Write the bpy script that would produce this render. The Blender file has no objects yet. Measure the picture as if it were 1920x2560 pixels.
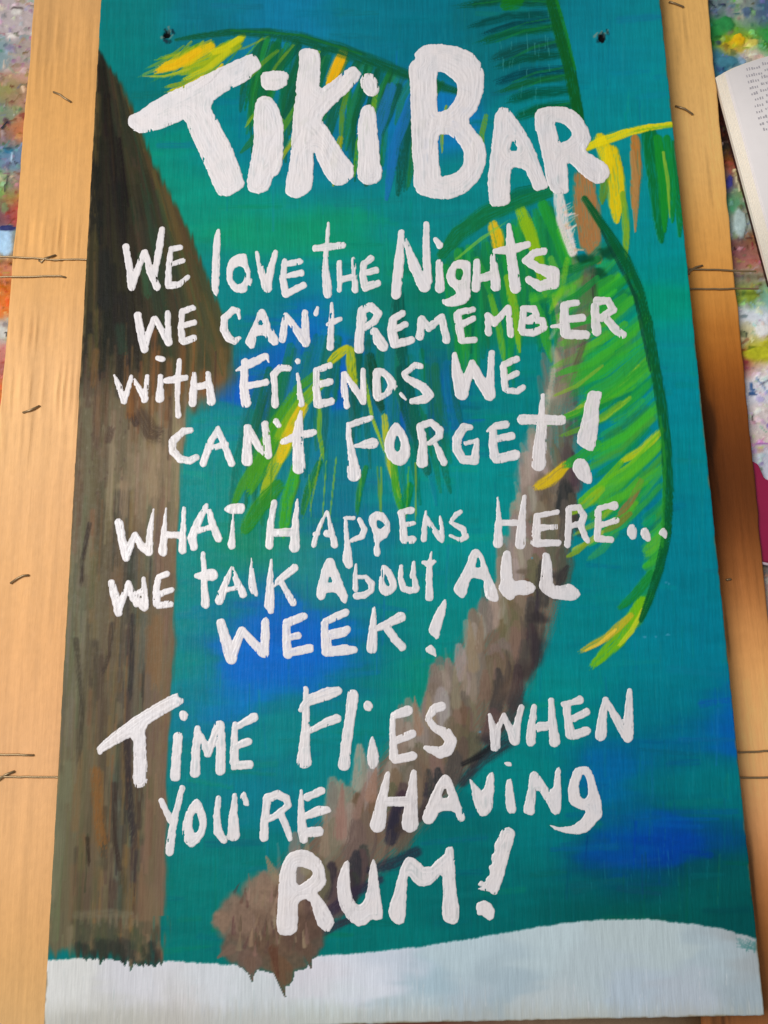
import bpy, math
import numpy as np
from mathutils import Matrix, Vector

# ------------------------------------------------------------------ camera
FPX, CX, CY = 1950.0, 960.0, 1280.0           # focal length and centre, in photograph pixels
def unit(v):
    v = np.array(v, float); return v / np.linalg.norm(v)
LONG = unit((743 - CX, -8803 - CY, FPX))       # the sign's long direction, seen from the camera
ACROSS = unit((1.0, (743 - CX) / (8803 + CY), 0.0))
ACROSS = unit(ACROSS - LONG * ACROSS.dot(LONG))
NORM = np.cross(ACROSS, LONG)
if NORM[2] > 0: NORM = -NORM
M3 = np.stack([ACROSS, LONG, NORM])            # camera vector -> world vector
SIGN_TOP = 0.0175
def ray(x, y):
    return M3 @ np.array(((x - CX) / FPX, (y - CY) / FPX, 1.0))
_l, _r = ray(178, 1280), ray(1785, 1280)
CAM_H = 0.305 / (_r[0] / -_r[2] - _l[0] / -_l[2])   # sign is 305 mm wide
CAM = np.array((0.0, 0.0, CAM_H + SIGN_TOP))
def at(x, y, z=SIGN_TOP):
    d = ray(x, y); t = (z - CAM[2]) / d[2]
    return CAM + d * t
def trace(X, Y, Z):
    """where a world point sits on the photograph's pixel grid (used to read the traced drawing)"""
    P = np.stack([X - CAM[0], Y - CAM[1], np.zeros_like(X) + Z - CAM[2]])
    q = np.tensordot(M3.T, P, 1)
    return CX + FPX * q[0] / q[2], CY + FPX * q[1] / q[2]

sc = bpy.context.scene
C = sc.collection
cam = bpy.data.cameras.new('camera'); camo = bpy.data.objects.new('camera', cam); C.objects.link(camo)
cam.sensor_fit = 'HORIZONTAL'; cam.sensor_width = 36; cam.lens = 36 * FPX / 1920
cam.clip_start = 0.01; cam.clip_end = 50
right, up, back = M3 @ np.array((1, 0, 0)), M3 @ np.array((0, -1, 0)), M3 @ np.array((0, 0, -1))
camo.matrix_world = Matrix(((right[0], up[0], back[0], CAM[0]), (right[1], up[1], back[1], CAM[1]),
                            (right[2], up[2], back[2], CAM[2]), (0, 0, 0, 1)))
sc.camera = camo
sc.render.resolution_x, sc.render.resolution_y = 768, 1024

# ------------------------------------------------------------------ light: soft room light and a window up on the left
w = bpy.data.worlds.new('World'); sc.world = w; w.use_nodes = True
w.node_tree.nodes['Background'].inputs[0].default_value = (0.95, 0.97, 1.0, 1)
w.node_tree.nodes['Background'].inputs[1].default_value = 0.235
def area(name, loc, target, size, sizey, power, col):
    l = bpy.data.lights.new(name, 'AREA'); l.shape = 'RECTANGLE'; l.size = size; l.size_y = sizey
    l.energy = power; l.color = col
    o = bpy.data.objects.new(name, l); C.objects.link(o); o.location = loc
    o.rotation_euler = (Vector(target) - Vector(loc)).to_track_quat('-Z', 'Y').to_euler()
    return o
area('window_light', (-0.62, 0.24, 0.95), (-0.02, 0.0, 0), 0.45, 0.60, 11.5, (1.0, 0.965, 0.92))
sc.view_settings.view_transform = 'Standard'; sc.view_settings.look = 'None'
sc.view_settings.exposure = 0; sc.view_settings.gamma = 1
def lit(X, Y):
    """how strongly the photograph's own light falls at a pixel: divided out to get the paint's real colour"""
    u, v = np.clip(X / 1920, 0, 1), np.clip(Y / 2560, 0, 1)
    return (1.03 * (1 - u) + 0.68 * u) * (1 - v) + (0.90 * (1 - u) + 0.67 * u) * v

# ------------------------------------------------------------------ scene helpers
def tag(o, label=None, cat=None, group=None, kind=None):
    if label: o['label'] = label
    if cat: o['category'] = cat
    if group: o['group'] = group
    if kind: o['kind'] = kind
    return o
def empty(name, loc=(0, 0, 0)):
    o = bpy.data.objects.new(name, None); C.objects.link(o); o.location = loc; return o
def link(name, me, parent=None):
    o = bpy.data.objects.new(name, me); C.objects.link(o)
    if parent is not None:
        o.parent = parent
        o.matrix_parent_inverse = Matrix.Translation(-Vector(parent.location))
    return o
def mesh_np(name, V, Q, mat, col=None, parent=None, smooth=True):
    me = bpy.data.meshes.new(name)
    V = np.asarray(V, np.float32); Q = np.asarray(Q, np.int32)
    k = Q.shape[1]
    me.vertices.add(len(V)); me.vertices.foreach_set('co', V.ravel())
    me.loops.add(Q.size); me.loops.foreach_set('vertex_index', Q.ravel())
    me.polygons.add(len(Q))
    me.polygons.foreach_set('loop_start', np.arange(0, Q.size, k, dtype=np.int32))
    me.polygons.foreach_set('use_smooth', np.full(len(Q), smooth))
    if col is not None:
        a = me.color_attributes.new('paint', 'FLOAT_COLOR', 'POINT')
        c4 = np.ones((len(V), 4), np.float32); c4[:, :3] = col
        a.data.foreach_set('color', c4.ravel())
    me.update(calc_edges=True); me.validate()
    me.materials.append(mat)
    return link(name, me, parent)

# ------------------------------------------------------------------ noise and colour
RNG = np.random.default_rng(7)
TILE = RNG.random((256, 256))
def noise(u, v, k=0):
    u = u + k * 37.17; v = v + k * 91.73
    iu = np.floor(u).astype(int); iv = np.floor(v).astype(int)
    fu = u - iu; fv = v - iv
    fu = fu * fu * (3 - 2 * fu); fv = fv * fv * (3 - 2 * fv)
    a, b, c, d = iu & 255, (iu + 1) & 255, iv & 255, (iv + 1) & 255
    return (TILE[c, a] * (1 - fu) + TILE[c, b] * fu) * (1 - fv) + (TILE[d, a] * (1 - fu) + TILE[d, b] * fu) * fv
def fbm(u, v, k=0, o=3):
    s = 0; a = 0.5; t = 0
    for i in range(o):
        s = s + a * noise(u * 2 ** i, v * 2 ** i, k + i); t += a; a *= 0.55
    return s / t
def lin(c):
    c = np.clip(np.asarray(c, float) / 255, 0, 1)
    return np.where(c <= 0.04045, c / 12.92, ((c + 0.055) / 1.055) ** 2.4)
def sstep(a, b, x):
    t = np.clip((x - a) / (b - a), 0, 1); return t * t * (3 - 2 * t)

# ------------------------------------------------------------------ a paintable surface: a grid of real vertices with colour, height and a region id
class Surface:
    def __init__(s, xs, ys, z):
        s.xs, s.ys, s.z = np.asarray(xs), np.asarray(ys), z
        s.X, s.Y = np.meshgrid(s.xs, s.ys)
        s.PX, s.PY = trace(s.X, s.Y, z)
        s.C = np.zeros(s.X.shape + (3,)); s.H = np.zeros_like(s.X); s.ID = np.zeros(s.X.shape, int)
    def window(s, x0, y0, x1, y1):
        c = np.array([at(x, y, s.z)[:2] for x in (x0, x1) for y in (y0, y1)])
        i0 = max(np.searchsorted(s.xs, c[:, 0].min()) - 1, 0); i1 = min(np.searchsorted(s.xs, c[:, 0].max()) + 1, len(s.xs))
        j0 = max(np.searchsorted(s.ys, c[:, 1].min()) - 1, 0); j1 = min(np.searchsorted(s.ys, c[:, 1].max()) + 1, len(s.ys))
        return (slice(j0, j1), slice(i0, i1)) if i1 > i0 and j1 > j0 else None
    def put(s, win, a, col, h=0.0, rid=None):
        if s.C[win].size == 0: return
        s.C[win] = s.C[win] * (1 - a[..., None]) + np.asarray(col, float) * a[..., None]
        if h: s.H[win] = s.H[win] * (1 - 0.6 * a) + h * a
        if rid is not None: s.ID[win] = np.where(a > 0.45, rid, s.ID[win])
    def field(s, blobs, sig, scale=1.0, warp=30, iso=False):
        """a smooth scumble between named spots of colour"""
        wx = s.PX + warp * 2.2 * (fbm(s.PX / 140, s.PY / 45, 3) - .5) * 2
        if iso: wx = s.PX + warp * (fbm(s.PX / 26, s.PY / 26, 3) - .5) * 2
        wy = s.PY + warp * (fbm(s.PX / (26 if iso else 160), s.PY / (26 if iso else 40), 5) - .5) * 2
        W = np.full(s.X.shape, 1e-9); A = np.zeros(s.C.shape)
        for x, y, r, g, b in blobs:
            k = np.exp(-(((wx - x * scale) / (sig * 1.25)) ** 2 + ((wy - y * scale) / sig) ** 2) / 2) + 1e-7 / (1 + ((wx - x * scale) ** 2 + (wy - y * scale) ** 2) / 1e4)
            W += k; A += k[..., None] * np.array((r, g, b), float)
        s.C[:] = A / W[..., None]
    def stroke(s, pts, col, a=1.0, soft=.35, br=.45, h=0.0, rid=None, dry=0.0, col2=None, f=24):
        """one pull of the brush along (x, y, width) points; bristles leave streaks along it"""
        p = np.asarray(pts, float); m = p[:, 2].max() * .6 + 3
        win = s.window(p[:, 0].min() - m, p[:, 1].min() - m, p[:, 0].max() + m, p[:, 1].max() + m)
        if win is None: return
        X, Y = s.PX[win], s.PY[win]
        Q = np.full(X.shape, 9.0); S = np.zeros(X.shape); L = np.zeros(X.shape); l0 = 0.0
        tot = max(np.hypot(*(p[1:, :2] - p[:-1, :2]).T).sum(), 1e-6)
        for (x0, y0, w0), (x1, y1, w1) in zip(p[:-1], p[1:]):
            dx, dy = x1 - x0, y1 - y0; ln = max(math.hypot(dx, dy), 1e-6)
            t = np.clip(((X - x0) * dx + (Y - y0) * dy) / ln ** 2, 0, 1)
            r = np.maximum((w0 + (w1 - w0) * t) / 2, .6)
            q = np.hypot(X - x0 - t * dx, Y - y0 - t * dy) / r
            k = q < Q
            S = np.where(k, ((X - x0) * dy - (Y - y0) * dx) / ln / r, S)
            L = np.where(k, (l0 + t * ln), L); Q = np.where(k, q, Q); l0 += ln
        sd = RNG.integers(0, 200)
        n = .65 * noise(S * p[:, 2].max() / 3.2, L / f, sd) + .35 * noise(S * p[:, 2].max() / 1.6 + 9, L / f * .6, sd + 1)
        cov = sstep(1 + soft * .15, 1 - soft, Q + .35 * (n - .5))
        if dry: cov = cov * sstep(-.12, .12, n - (L / tot - (1 - dry)) / dry * .9)
        al = a * cov * (1 - br * sstep(.45, .85, n))
        c = np.asarray(col, float) * (1 + .16 * (n[..., None] - .5))
        if col2 is not None:
            k = (L / tot)[..., None]; c = c * (1 - k) + np.asarray(col2, float) * k
        s.put(win, np.clip(al, 0, 1), c, h * (1), rid)
    def blob(s, x, y, rx, ry, col, a=1.0, soft=.5, h=0.0, rid=None, rough=.5):
        m = 1.6; win = s.window(x - rx * m, y - ry * m, x + rx * m, y + ry * m)
        if win is None: return
        X, Y = s.PX[win], s.PY[win]; sd = RNG.integers(0, 200)
        q = np.hypot((X - x) / rx, (Y - y) / ry) + rough * (fbm(X / rx * 1.3, Y / ry * 1.3, sd) - .5) * 2
        n = fbm(X / 9, Y / 9, sd + 3)
        al = a * sstep(1.05, 1 - soft, q)
        s.put(win, al, np.asarray(col, float) * (1 + .22 * (n[..., None] - .5)), h, rid)
    def poly_sd(s, win, pts):
        return poly_sd(s.PX[win], s.PY[win], pts)
    def linear(s, lift=1.0):
        return np.clip(lin(s.C) * lift / lit(s.PX, s.PY)[..., None], 0.0, .92)
    def build(s, name, mat, faces=None, parent=None, Z=None):
        ny, nx = s.X.shape
        idx = np.arange(ny * nx).reshape(ny, nx)
        Q = np.stack([idx[:-1, :-1], idx[:-1, 1:], idx[1:, 1:], idx[1:, :-1]], -1)
        Q = Q.reshape(-1, 4); Q = Q if faces is None else Q[faces]
        if len(Q) == 0: return None
        used = np.unique(Q); remap = np.zeros(ny * nx, np.int32); remap[used] = np.arange(len(used))
        Z = s.z + s.H if Z is None else Z
        V = np.stack([s.X.ravel()[used], s.Y.ravel()[used], Z.ravel()[used]], -1)
        return mesh_np(name, V, remap[Q], mat, s.LIN.reshape(-1, 3)[used], parent)

def poly_sd(X, Y, pts):
    """signed distance to a closed outline, negative inside"""
    p = np.asarray(pts, float)[:, :2]; q = np.roll(p, -1, 0)
    D = np.full(X.shape, 1e9); ins = np.zeros(X.shape, bool)
    for (x0, y0), (x1, y1) in zip(p, q):
        dx, dy = x1 - x0, y1 - y0; l2 = max(dx * dx + dy * dy, 1e-9)
        t = np.clip(((X - x0) * dx + (Y - y0) * dy) / l2, 0, 1)
        D = np.minimum(D, (X - x0 - t * dx) ** 2 + (Y - y0 - t * dy) ** 2)
        if y0 != y1:
            c = ((y0 > Y) != (y1 > Y)) & (X < (x1 - x0) * (Y - y0) / (y1 - y0) + x0); ins ^= c
    D = np.sqrt(D)
    return np.where(ins, -D, D)
def round_off(pts, n=1):
    p = np.asarray(pts, float)
    for _ in range(n):
        q = np.roll(p, -1, 0); a = p * .78 + q * .22; b = p * .22 + q * .78
        p = np.stack([a, b], 1).reshape(-1, p.shape[1])
    return p

# ------------------------------------------------------------------ materials
def new_mat(name):
    m = bpy.data.materials.new(name); m.use_nodes = True
    nt = m.node_tree; return m, nt, nt.nodes['Principled BSDF']
def node(nt, kind, **kw):
    n = nt.nodes.new(kind)
    for k, v in kw.items():
        if k in n.inputs: n.inputs[k].default_value = v
        else: setattr(n, k, v)
    return n
def paint_mat(name, rough, grain, bump, spec=.4, stretch=(1500, 90, 1500), fine=(420, 420, 420), var=.10, coat=0):
    """colour from the brushed surface; fibres of the wood under it as fine relief and tint"""
    m, nt, b = new_mat(name); L = nt.links.new
    at_ = node(nt, 'ShaderNodeAttribute', attribute_name='paint')
    tc = node(nt, 'ShaderNodeTexCoord')
    mp = node(nt, 'ShaderNodeMapping'); mp.inputs['Scale'].default_value = stretch; L(tc.outputs['Object'], mp.inputs[0])
    n1 = node(nt, 'ShaderNodeTexNoise', Scale=1.0, Detail=4.0, Roughness=.6); L(mp.outputs[0], n1.inputs['Vector'])
    mp2 = node(nt, 'ShaderNodeMapping'); mp2.inputs['Scale'].default_value = fine; L(tc.outputs['Object'], mp2.inputs[0])
    n2 = node(nt, 'ShaderNodeTexNoise', Scale=1.0, Detail=5.0, Roughness=.65); L(mp2.outputs[0], n2.inputs['Vector'])
    mr = node(nt, 'ShaderNodeMapRange'); mr.inputs[1].default_value = .3; mr.inputs[2].default_value = .7
    mr.inputs[3].default_value = 1 - var; mr.inputs[4].default_value = 1 + var * .7; L(n1.outputs[0], mr.inputs[0])
    mul = node(nt, 'ShaderNodeVectorMath', operation='SCALE'); L(at_.outputs['Color'], mul.inputs[0]); L(mr.outputs[0], mul.inputs['Scale'])
    L(mul.outputs[0], b.inputs['Base Color'])
    r = node(nt, 'ShaderNodeMapRange'); r.inputs[1].default_value = .3; r.inputs[2].default_value = .7
    r.inputs[3].default_value = rough - .1; r.inputs[4].default_value = rough + .12; L(n2.outputs[0], r.inputs[0]); L(r.outputs[0], b.inputs['Roughness'])
    b.inputs['Specular IOR Level'].default_value = spec; b.inputs['Coat Weight'].default_value = coat; b.inputs['Coat Roughness'].default_value = .25
    add = node(nt, 'ShaderNodeMath', operation='MULTIPLY_ADD'); L(n1.outputs[0], add.inputs[0]); add.inputs[1].default_value = grain; L(n2.outputs[0], add.inputs[2])
    bp = node(nt, 'ShaderNodeBump', Strength=bump, Distance=.0004); L(add.outputs[0], bp.inputs['Height']); L(bp.outputs[0], b.inputs['Normal'])
    return m
def plain_mat(name, col, rough=.5, metal=0, spec=.5, var=.25, scale=300):
    m, nt, b = new_mat(name); L = nt.links.new
    tc = node(nt, 'ShaderNodeTexCoord'); n = node(nt, 'ShaderNodeTexNoise', Scale=scale, Detail=4.0); L(tc.outputs['Object'], n.inputs['Vector'])
    mr = node(nt, 'ShaderNodeMapRange'); mr.inputs[3].default_value = 1 - var; mr.inputs[4].default_value = 1 + var; L(n.outputs[0], mr.inputs[0])
    v = node(nt, 'ShaderNodeVectorMath', operation='SCALE'); v.inputs[0].default_value = tuple(lin(col)); L(mr.outputs[0], v.inputs['Scale'])
    L(v.outputs[0], b.inputs['Base Color']); b.inputs['Roughness'].default_value = rough; b.inputs['Metallic'].default_value = metal
    b.inputs['Specular IOR Level'].default_value = spec
    return m
MAT_PAINT = paint_mat('acrylic_on_plywood', .46, 1.2, .26, .09, var=.075)
MAT_LETTER = paint_mat('white_acrylic', .34, .35, .22, .4, stretch=(1400, 70, 1400), fine=(800, 300, 800), var=.02)
MAT_SLAT = paint_mat('raw_veneer', .62, .8, .5, .12, stretch=(900, 60, 900), fine=(420, 150, 420), var=.04)
MAT_TABLE = paint_mat('layers_of_dried_paint', .5, .4, .8, .15, stretch=(240, 240, 240), fine=(500, 500, 500), var=.12)
MAT_EDGE = plain_mat('plywood_edge', (92, 74, 48), .75)
MAT_WIRE = plain_mat('galvanised_wire', (150, 126, 92), .38, .5, .5)
# ------------------------------------------------------------------ the lettering, traced glyph by glyph
# each line: origin x, origin y and magnification of the tracing, then the glyphs; a glyph is a list of
# ('p', outline), ('h', outline of a counter) and ('s', brush pull with x, y, width)
def p(*a): return ('p', a)
def h(*a): return ('h', a)
def s(*a): return ('s', a)
LINES = [
 (300, 80, 2.37, 3.0, [
  [p((42,525),(60,490),(110,475),(150,440),(260,375),(400,310),(540,240),(740,140),(800,130),(815,155),(838,195),(835,220),(790,245),(770,285),(650,340),(525,425),(600,560),(680,720),(735,880),(740,915),(700,945),(640,975),(590,970),(560,930),(500,780),(420,620),(388,515),(330,540),(250,575),(130,602),(90,590),(55,560))],
  [p((815,395),(850,380),(895,385),(935,440),(968,530),(970,640),(965,780),(945,840),(905,865),(895,915),(870,945),(810,960),(765,945),(750,900),(760,840),(780,740),(795,640),(790,520),(800,440)),
   p((833,262),(850,238),(900,230),(985,232),(1003,260),(995,310),(960,340),(890,350),(845,335),(835,300))],
  [p((1062,110),(1100,95),(1165,105),(1190,140),(1188,240),(1180,345),(1260,295),(1360,205),(1395,205),(1432,245),(1420,280),(1380,330),(1260,440),(1190,520),(1215,545),(1290,660),(1340,740),(1388,795),(1380,805),(1392,850),(1350,890),(1300,915),(1260,905),(1230,870),(1180,780),(1145,700),(1150,800),(1145,880),(1128,950),(1075,975),(1050,985),(1000,975),(978,950),(980,900),(1005,780),(1015,650),(1030,480),(1045,300),(1062,180))],
  [p((1425,470),(1440,440),(1475,432),(1505,445),(1518,500),(1528,600),(1540,720),(1540,780),(1555,810),(1552,860),(1530,895),(1490,905),(1450,905),(1410,870),(1405,830),(1412,740),(1405,640),(1408,550)),
   p((1420,290),(1440,255),(1490,240),(1530,290),(1538,350),(1510,388),(1470,380),(1435,350))],
 ]),
 (900, 80, 2.37, 3.0, [
  [p((285,210),(300,180),(330,160),(320,130),(360,90),(410,70),(500,72),(590,90),(670,125),(710,175),(735,240),(738,310),(720,400),(690,470),(635,530),(690,590),(735,650),(750,720),(745,790),(720,850),(670,920),(600,970),(530,992),(460,990),(380,975),(335,950),(315,900),(318,800),(308,700),(305,600),(300,450),(295,300)),
   h((455,240),(480,235),(540,265),(575,310),(580,360),(560,410),(520,455),(480,475),(458,470)),
   h((468,610),(520,605),(570,640),(605,690),(618,740),(610,790),(580,825),(530,845),(480,860),(475,800),(465,740),(460,660))],
  [p((800,490),(820,455),(855,443),(890,460),(930,520),(985,600),(1020,660),(1060,760),(1095,860),(1118,915),(1105,930),(1035,948),(1010,880),(975,810),(900,800),(890,870),(890,950),(892,1018),(840,1035),(770,1035),(760,960),(755,880),(768,780),(785,620)),
   h((908,635),(940,698),(883,712))],
  [p((1035,490),(1055,455),(1120,440),(1200,442),(1270,465),(1320,520),(1360,590),(1370,640),(1345,680),(1330,705),(1380,730),(1440,770),(1478,810),(1478,850),(1450,890),(1410,905),(1350,880),(1290,820),(1230,765),(1235,850),(1240,940),(1225,960),(1165,962),(1140,950),(1115,920),(1100,850),(1085,760),(1060,640),(1035,560)),
   h((1150,535),(1200,540),(1250,585),(1255,620),(1220,645),(1185,660),(1170,600))],
 ]),
 (280, 540, 2.86, 2.0, [
  [s((100,220,50),(130,400,54),(140,505,62)), s((140,505,56),(230,260,42)), s((240,260,40),(275,400,54),(325,510,54)), s((300,440,46),(335,250,52),(358,100,48))],
  [s((420,250,40),(405,400,46),(400,490,50)), s((425,238,42),(490,225,40)), s((415,350,36),(510,320,36)), s((405,500,52),(480,490,46),(545,435,34))],
  [p((750,95),(775,95),(778,150),(772,300),(770,450),(755,580),(735,565),(710,520),(715,380),(722,230),(728,150))],
  [p((850,300),(900,270),(960,268),(968,300),(975,350),(995,410),(1003,470),(995,510),(970,490),(965,540),(930,555),(880,545),(835,500),(815,430),(820,350)), h((870,380),(915,355),(945,375),(955,430),(930,480),(890,490),(860,450))],
  [s((1035,260,26),(1070,400,54),(1110,515,68)), s((1110,515,66),(1135,380,54),(1170,260,38))],
  [s((1235,325,42),(1222,450,50),(1240,550,60)), s((1235,345,46),(1345,325,44)), s((1250,430,32),(1350,408,52)), s((1240,560,52),(1370,495,50))],
 ]),
 (760, 540, 2.44, 2.0, [
  [s((150,45,18),(140,170,26),(130,300,38),(140,420,60),(145,475,54)), s((70,197,44),(235,178,42))],
  [s((215,285,34),(218,450,32)), s((300,260,24),(312,450,44)), s((220,390,40),(300,370,40))],
  [s((365,290,40),(360,360,42),(370,430,50)), s((375,285,40),(410,258,42)), s((380,345,40),(440,330,42)), s((375,435,52),(450,410,44))],
  [s((595,100,38),(580,280,62),(562,480,60)), s((620,150,28),(670,300,66),(735,430,76)), s((748,50,38),(745,200,48),(755,400,54))],
  [s((825,285,42),(830,440,60)), s((805,145,32),(830,180,44))],
  [p((880,330),(900,285),(950,265),(1010,275),(1020,310),(1015,380),(1015,450),(1020,500),(985,540),(920,555),(850,545),(835,510),(870,505),(930,480),(920,450),(880,420),(865,370)), h((925,325),(965,320),(975,360),(950,400),(925,380))],
  [s((1055,280,42),(1050,440,56)), s((1155,250,42),(1170,430,64)), s((1060,385,50),(1160,360,54))],
  [s((1250,60,30),(1260,180,58),(1275,320,68),(1290,440,70)), s((1165,215,34),(1270,205,60),(1365,175,42))],
  [s((1465,215,46),(1400,230,46),(1355,275,50),(1430,320,56)), s((1430,320,60),(1520,350,84),(1520,410,76),(1440,430,64),(1370,390,46))],
 ]),
 (320, 740, 2.86, 2.0, [
  [s((70,140,56),(95,280,58),(120,380,58)), s((115,370,52),(185,165,46)), s((195,160,38),(250,260,52),(290,330,58)), s((290,330,52),(285,120,42))],
  [s((385,120,42),(378,230,46),(390,320,56)), s((390,110,46),(465,85,44)), s((390,215,42),(475,190,44)), s((400,325,54),(470,300,50))],
  [s((785,105,42),(750,100,50),(690,160,54),(685,240,56),(720,300,56),(760,325,48),(795,300,28)), s((785,100,36),(797,160,16))],
  [p((925,110),(960,90),(985,110),(1010,180),(1050,260),(1080,310),(1075,345),(1040,355),(1000,320),(975,280),(920,285),(915,330),(905,370),(875,380),(840,345),(840,310),(870,250),(910,170)), h((938,175),(955,170),(966,208),(926,210))],
  [s((1130,140,42),(1115,230,56),(1105,310,50)), s((1140,150,42),(1210,250,56),(1270,340,58)), s((1265,120,46),(1270,230,56),(1280,330,48))],
  [s((1355,85,26),(1345,125,38))],
  [s((1458,55,22),(1455,180,40),(1447,370,54)), s((1425,205,26),(1470,185,48),(1515,165,34))],
 ]),
 (860, 730, 2.242, 2.0, [
  [s((100,150,56),(100,105,48),(150,80,46),(192,120,46),(170,165,42),(120,200,36)), s((95,170,48),(85,260,54),(85,320,56)), s((170,220,46),(195,270,64),(220,305,60))],
  [s((275,160,48),(270,230,56),(285,290,56)), s((280,150,44),(330,120,38)), s((280,215,40),(345,182,36)), s((290,295,46),(375,270,46))],
  [s((425,250,48),(435,155,42)), s((435,150,42),(475,200,46)), s((475,200,46),(550,140,40)), s((550,150,40),(575,270,46))],
  [s((635,130,44),(645,200,46),(660,270,44)), s((645,115,38),(725,100,34)), s((655,185,40),(725,150,36)), s((665,275,36),(730,270,38))],
  [s((810,230,40),(805,130,34)), s((805,130,34),(845,175,42)), s((845,170,42),(920,90,36)), s((920,95,34),(935,240,38))],
  [s((1005,110,40),(995,210,40)), s((1005,95,38),(1065,95,40),(1080,130,34),(1020,165,32)), s((1020,165,32),(1110,160,42),(1122,200,42),(1060,230,42),(1000,225,40))],
  [s((1235,90,48),(1235,160,52),(1240,230,60)), s((1235,75,42),(1305,60,38)), s((1250,155,44),(1335,145,44)), s((1250,240,54),(1355,240,52)), s((1165,195,18),(1220,190,30))],
  [s((1405,80,44),(1410,150,52),(1415,220,56)), s((1415,52,46),(1480,50,44),(1508,100,44),(1440,150,42)), s((1480,160,46),(1520,210,50),(1560,240,48))],
 ]),
 (270, 860, 2.86, 2.0, [
  [s((45,225,20),(80,310,46),(115,410,48)), s((115,410,46),(170,235,32)), s((170,240,32),(220,310,42),(265,390,56)), s((262,400,44),(282,230,32))],
  [s((355,100,38),(390,110,46)), s((375,230,36),(370,390,62))],
  [s((510,120,38),(500,300,42),(495,420,34),(505,510,46)), s((415,265,44),(490,250,58),(555,240,42))],
  [s((615,215,38),(615,300,56),(605,420,60)), s((715,210,38),(740,410,66)), s((620,310,54),(715,290,54))],
  [s((980,130,56),(970,300,60),(985,420,76)), s((920,190,16),(1000,150,62),(1060,120,62),(1130,85,46)), s((1130,80,36),(1152,130,14)), s((1000,300,50),(1130,275,50))],
  [s((1195,440,50),(1195,330,46),(1185,220,52),(1230,170,50),(1290,175,52))],
  [s((1355,123,42),(1358,126,42)), s((1355,215,22),(1370,340,46),(1385,430,52))],
  [s((1490,210,50),(1490,330,56),(1500,430,64)), s((1490,190,46),(1585,155,46)), s((1500,295,54),(1590,270,50)), s((1510,435,60),(1600,410,52))],
 ]),
 (740, 860, 2.676, 2.0, [
  [s((318,200,34),(325,320,50),(340,415,46)), s((325,200,36),(400,310,46),(450,385,46)), s((447,175,34),(452,300,42),(455,380,38))],
  [p((515,170),(550,155),(600,170),(650,220),(685,275),(655,320),(590,370),(540,388),(510,360),(510,280)), h((565,205),(600,240),(615,285),(590,320),(570,330))],
  [s((835,150,40),(800,140,42),(725,200,46),(740,230,46)), s((740,230,46),(850,290,62),(890,340,68),(860,370,60),(780,385,44)), s((700,335,24),(735,372,14))],
  [s((1060,70,32),(1080,200,76),(1110,330,92)), s((1110,330,80),(1180,130,50)), s((1180,130,46),(1235,250,74),(1295,345,74)), s((1310,60,42),(1300,200,52),(1305,340,56))],
  [s((1385,150,48),(1395,230,50),(1400,300,48)), s((1390,140,46),(1475,100,48)), s((1410,230,38),(1480,195,42)), s((1410,310,42),(1480,315,44),(1520,290,44))],
 ]),
 (400, 1010, 2.9625, 2.0, [
  [s((230,195,44),(170,205,56),(90,280,60),(95,350,60),(150,410,60),(220,420,56),(270,395,48))],
  [s((430,185,42),(370,290,56),(320,440,56)), s((430,185,42),(480,310,52),(530,440,56)), s((400,320,44),(490,300,50))],
  [s((650,175,56),(645,300,66),(645,420,84)), s((670,200,48),(730,320,56),(800,390,42)), s((780,150,54),(790,260,60),(805,380,56))],
  [s((860,130,46),(880,160,44))],
  [s((1045,60,28),(1025,180,74),(1020,300,84),(1030,430,94),(1030,475,94)), s((915,280,50),(1010,240,64),(1140,210,48))],
  [s((1395,150,34),(1400,250,46),(1420,370,60),(1435,470,94),(1438,525,104)), s((1400,158,46),(1480,130,52),(1560,105,42)), s((1450,310,26),(1520,300,64),(1580,290,78))],
 ]),
 (940, 960, 2.765, 2.0, [
  [p((140,258),(175,290),(215,360),(240,440),(235,500),(200,560),(155,570),(100,540),(60,480),(55,420),(75,350),(105,290)), h((148,350),(170,390),(172,440),(150,475),(128,450),(125,400))],
  [s((305,295,56),(325,400,56),(320,540,84)), s((310,290,54),(380,265,46),(440,320,56),(440,360,50),(370,410,36)), s((415,420,36),(445,490,56),(470,540,52))],
  [s((655,300,38),(610,300,60),(560,370,64),(560,450,64),(600,520,60),(680,530,64),(690,460,50),(700,390,36)), s((620,410,32),(700,390,32))],
  [s((810,320,54),(810,420,62),(820,500,64)), s((770,325,18),(830,290,54),(900,280,54)), s((830,380,48),(935,360,58)), s((830,520,62),(960,490,74))],
  [s((1010,245,72),(1280,250,70)), s((1155,80,34),(1145,200,46),(1145,300,74),(1130,450,94),(1125,555,100))],
  [p((1475,48),(1560,48),(1565,80),(1540,150),(1545,250),(1525,380),(1505,465),(1470,462),(1395,420),(1388,380),(1415,280),(1440,160),(1460,80)), p((1350,580),(1380,520),(1430,512),(1475,560),(1495,640),(1490,690),(1450,690),(1390,650))],
 ]),
 (270, 1220, 2.765, 1.6, [
  [s((75,240,58),(100,370,60),(125,480,60)), s((130,460,56),(185,325,46)), s((190,325,46),(230,400,56),(280,440,64)), s((285,440,56),(290,290,46),(315,150,14))],
  [s((402,140,10),(390,280,38),(380,440,66)), s((525,140,28),(520,300,42),(515,430,56)), s((390,320,50),(510,330,46))],
  [s((680,125,38),(630,220,56),(580,340,64),(595,410,54)), s((700,160,38),(730,270,56),(765,350,56)), s((600,300,44),(720,270,40))],
  [p((798,145),(830,115),(930,102),(948,120),(948,160),(920,182),(850,180),(810,165)), s((866,170,8),(862,280,28),(855,400,56))],
  [s((1150,100,42),(1125,250,50),(1115,400,56)), s((1310,80,18),(1295,230,48),(1290,410,74)), s((1140,310,58),(1270,305,60))],
 ]),
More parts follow.
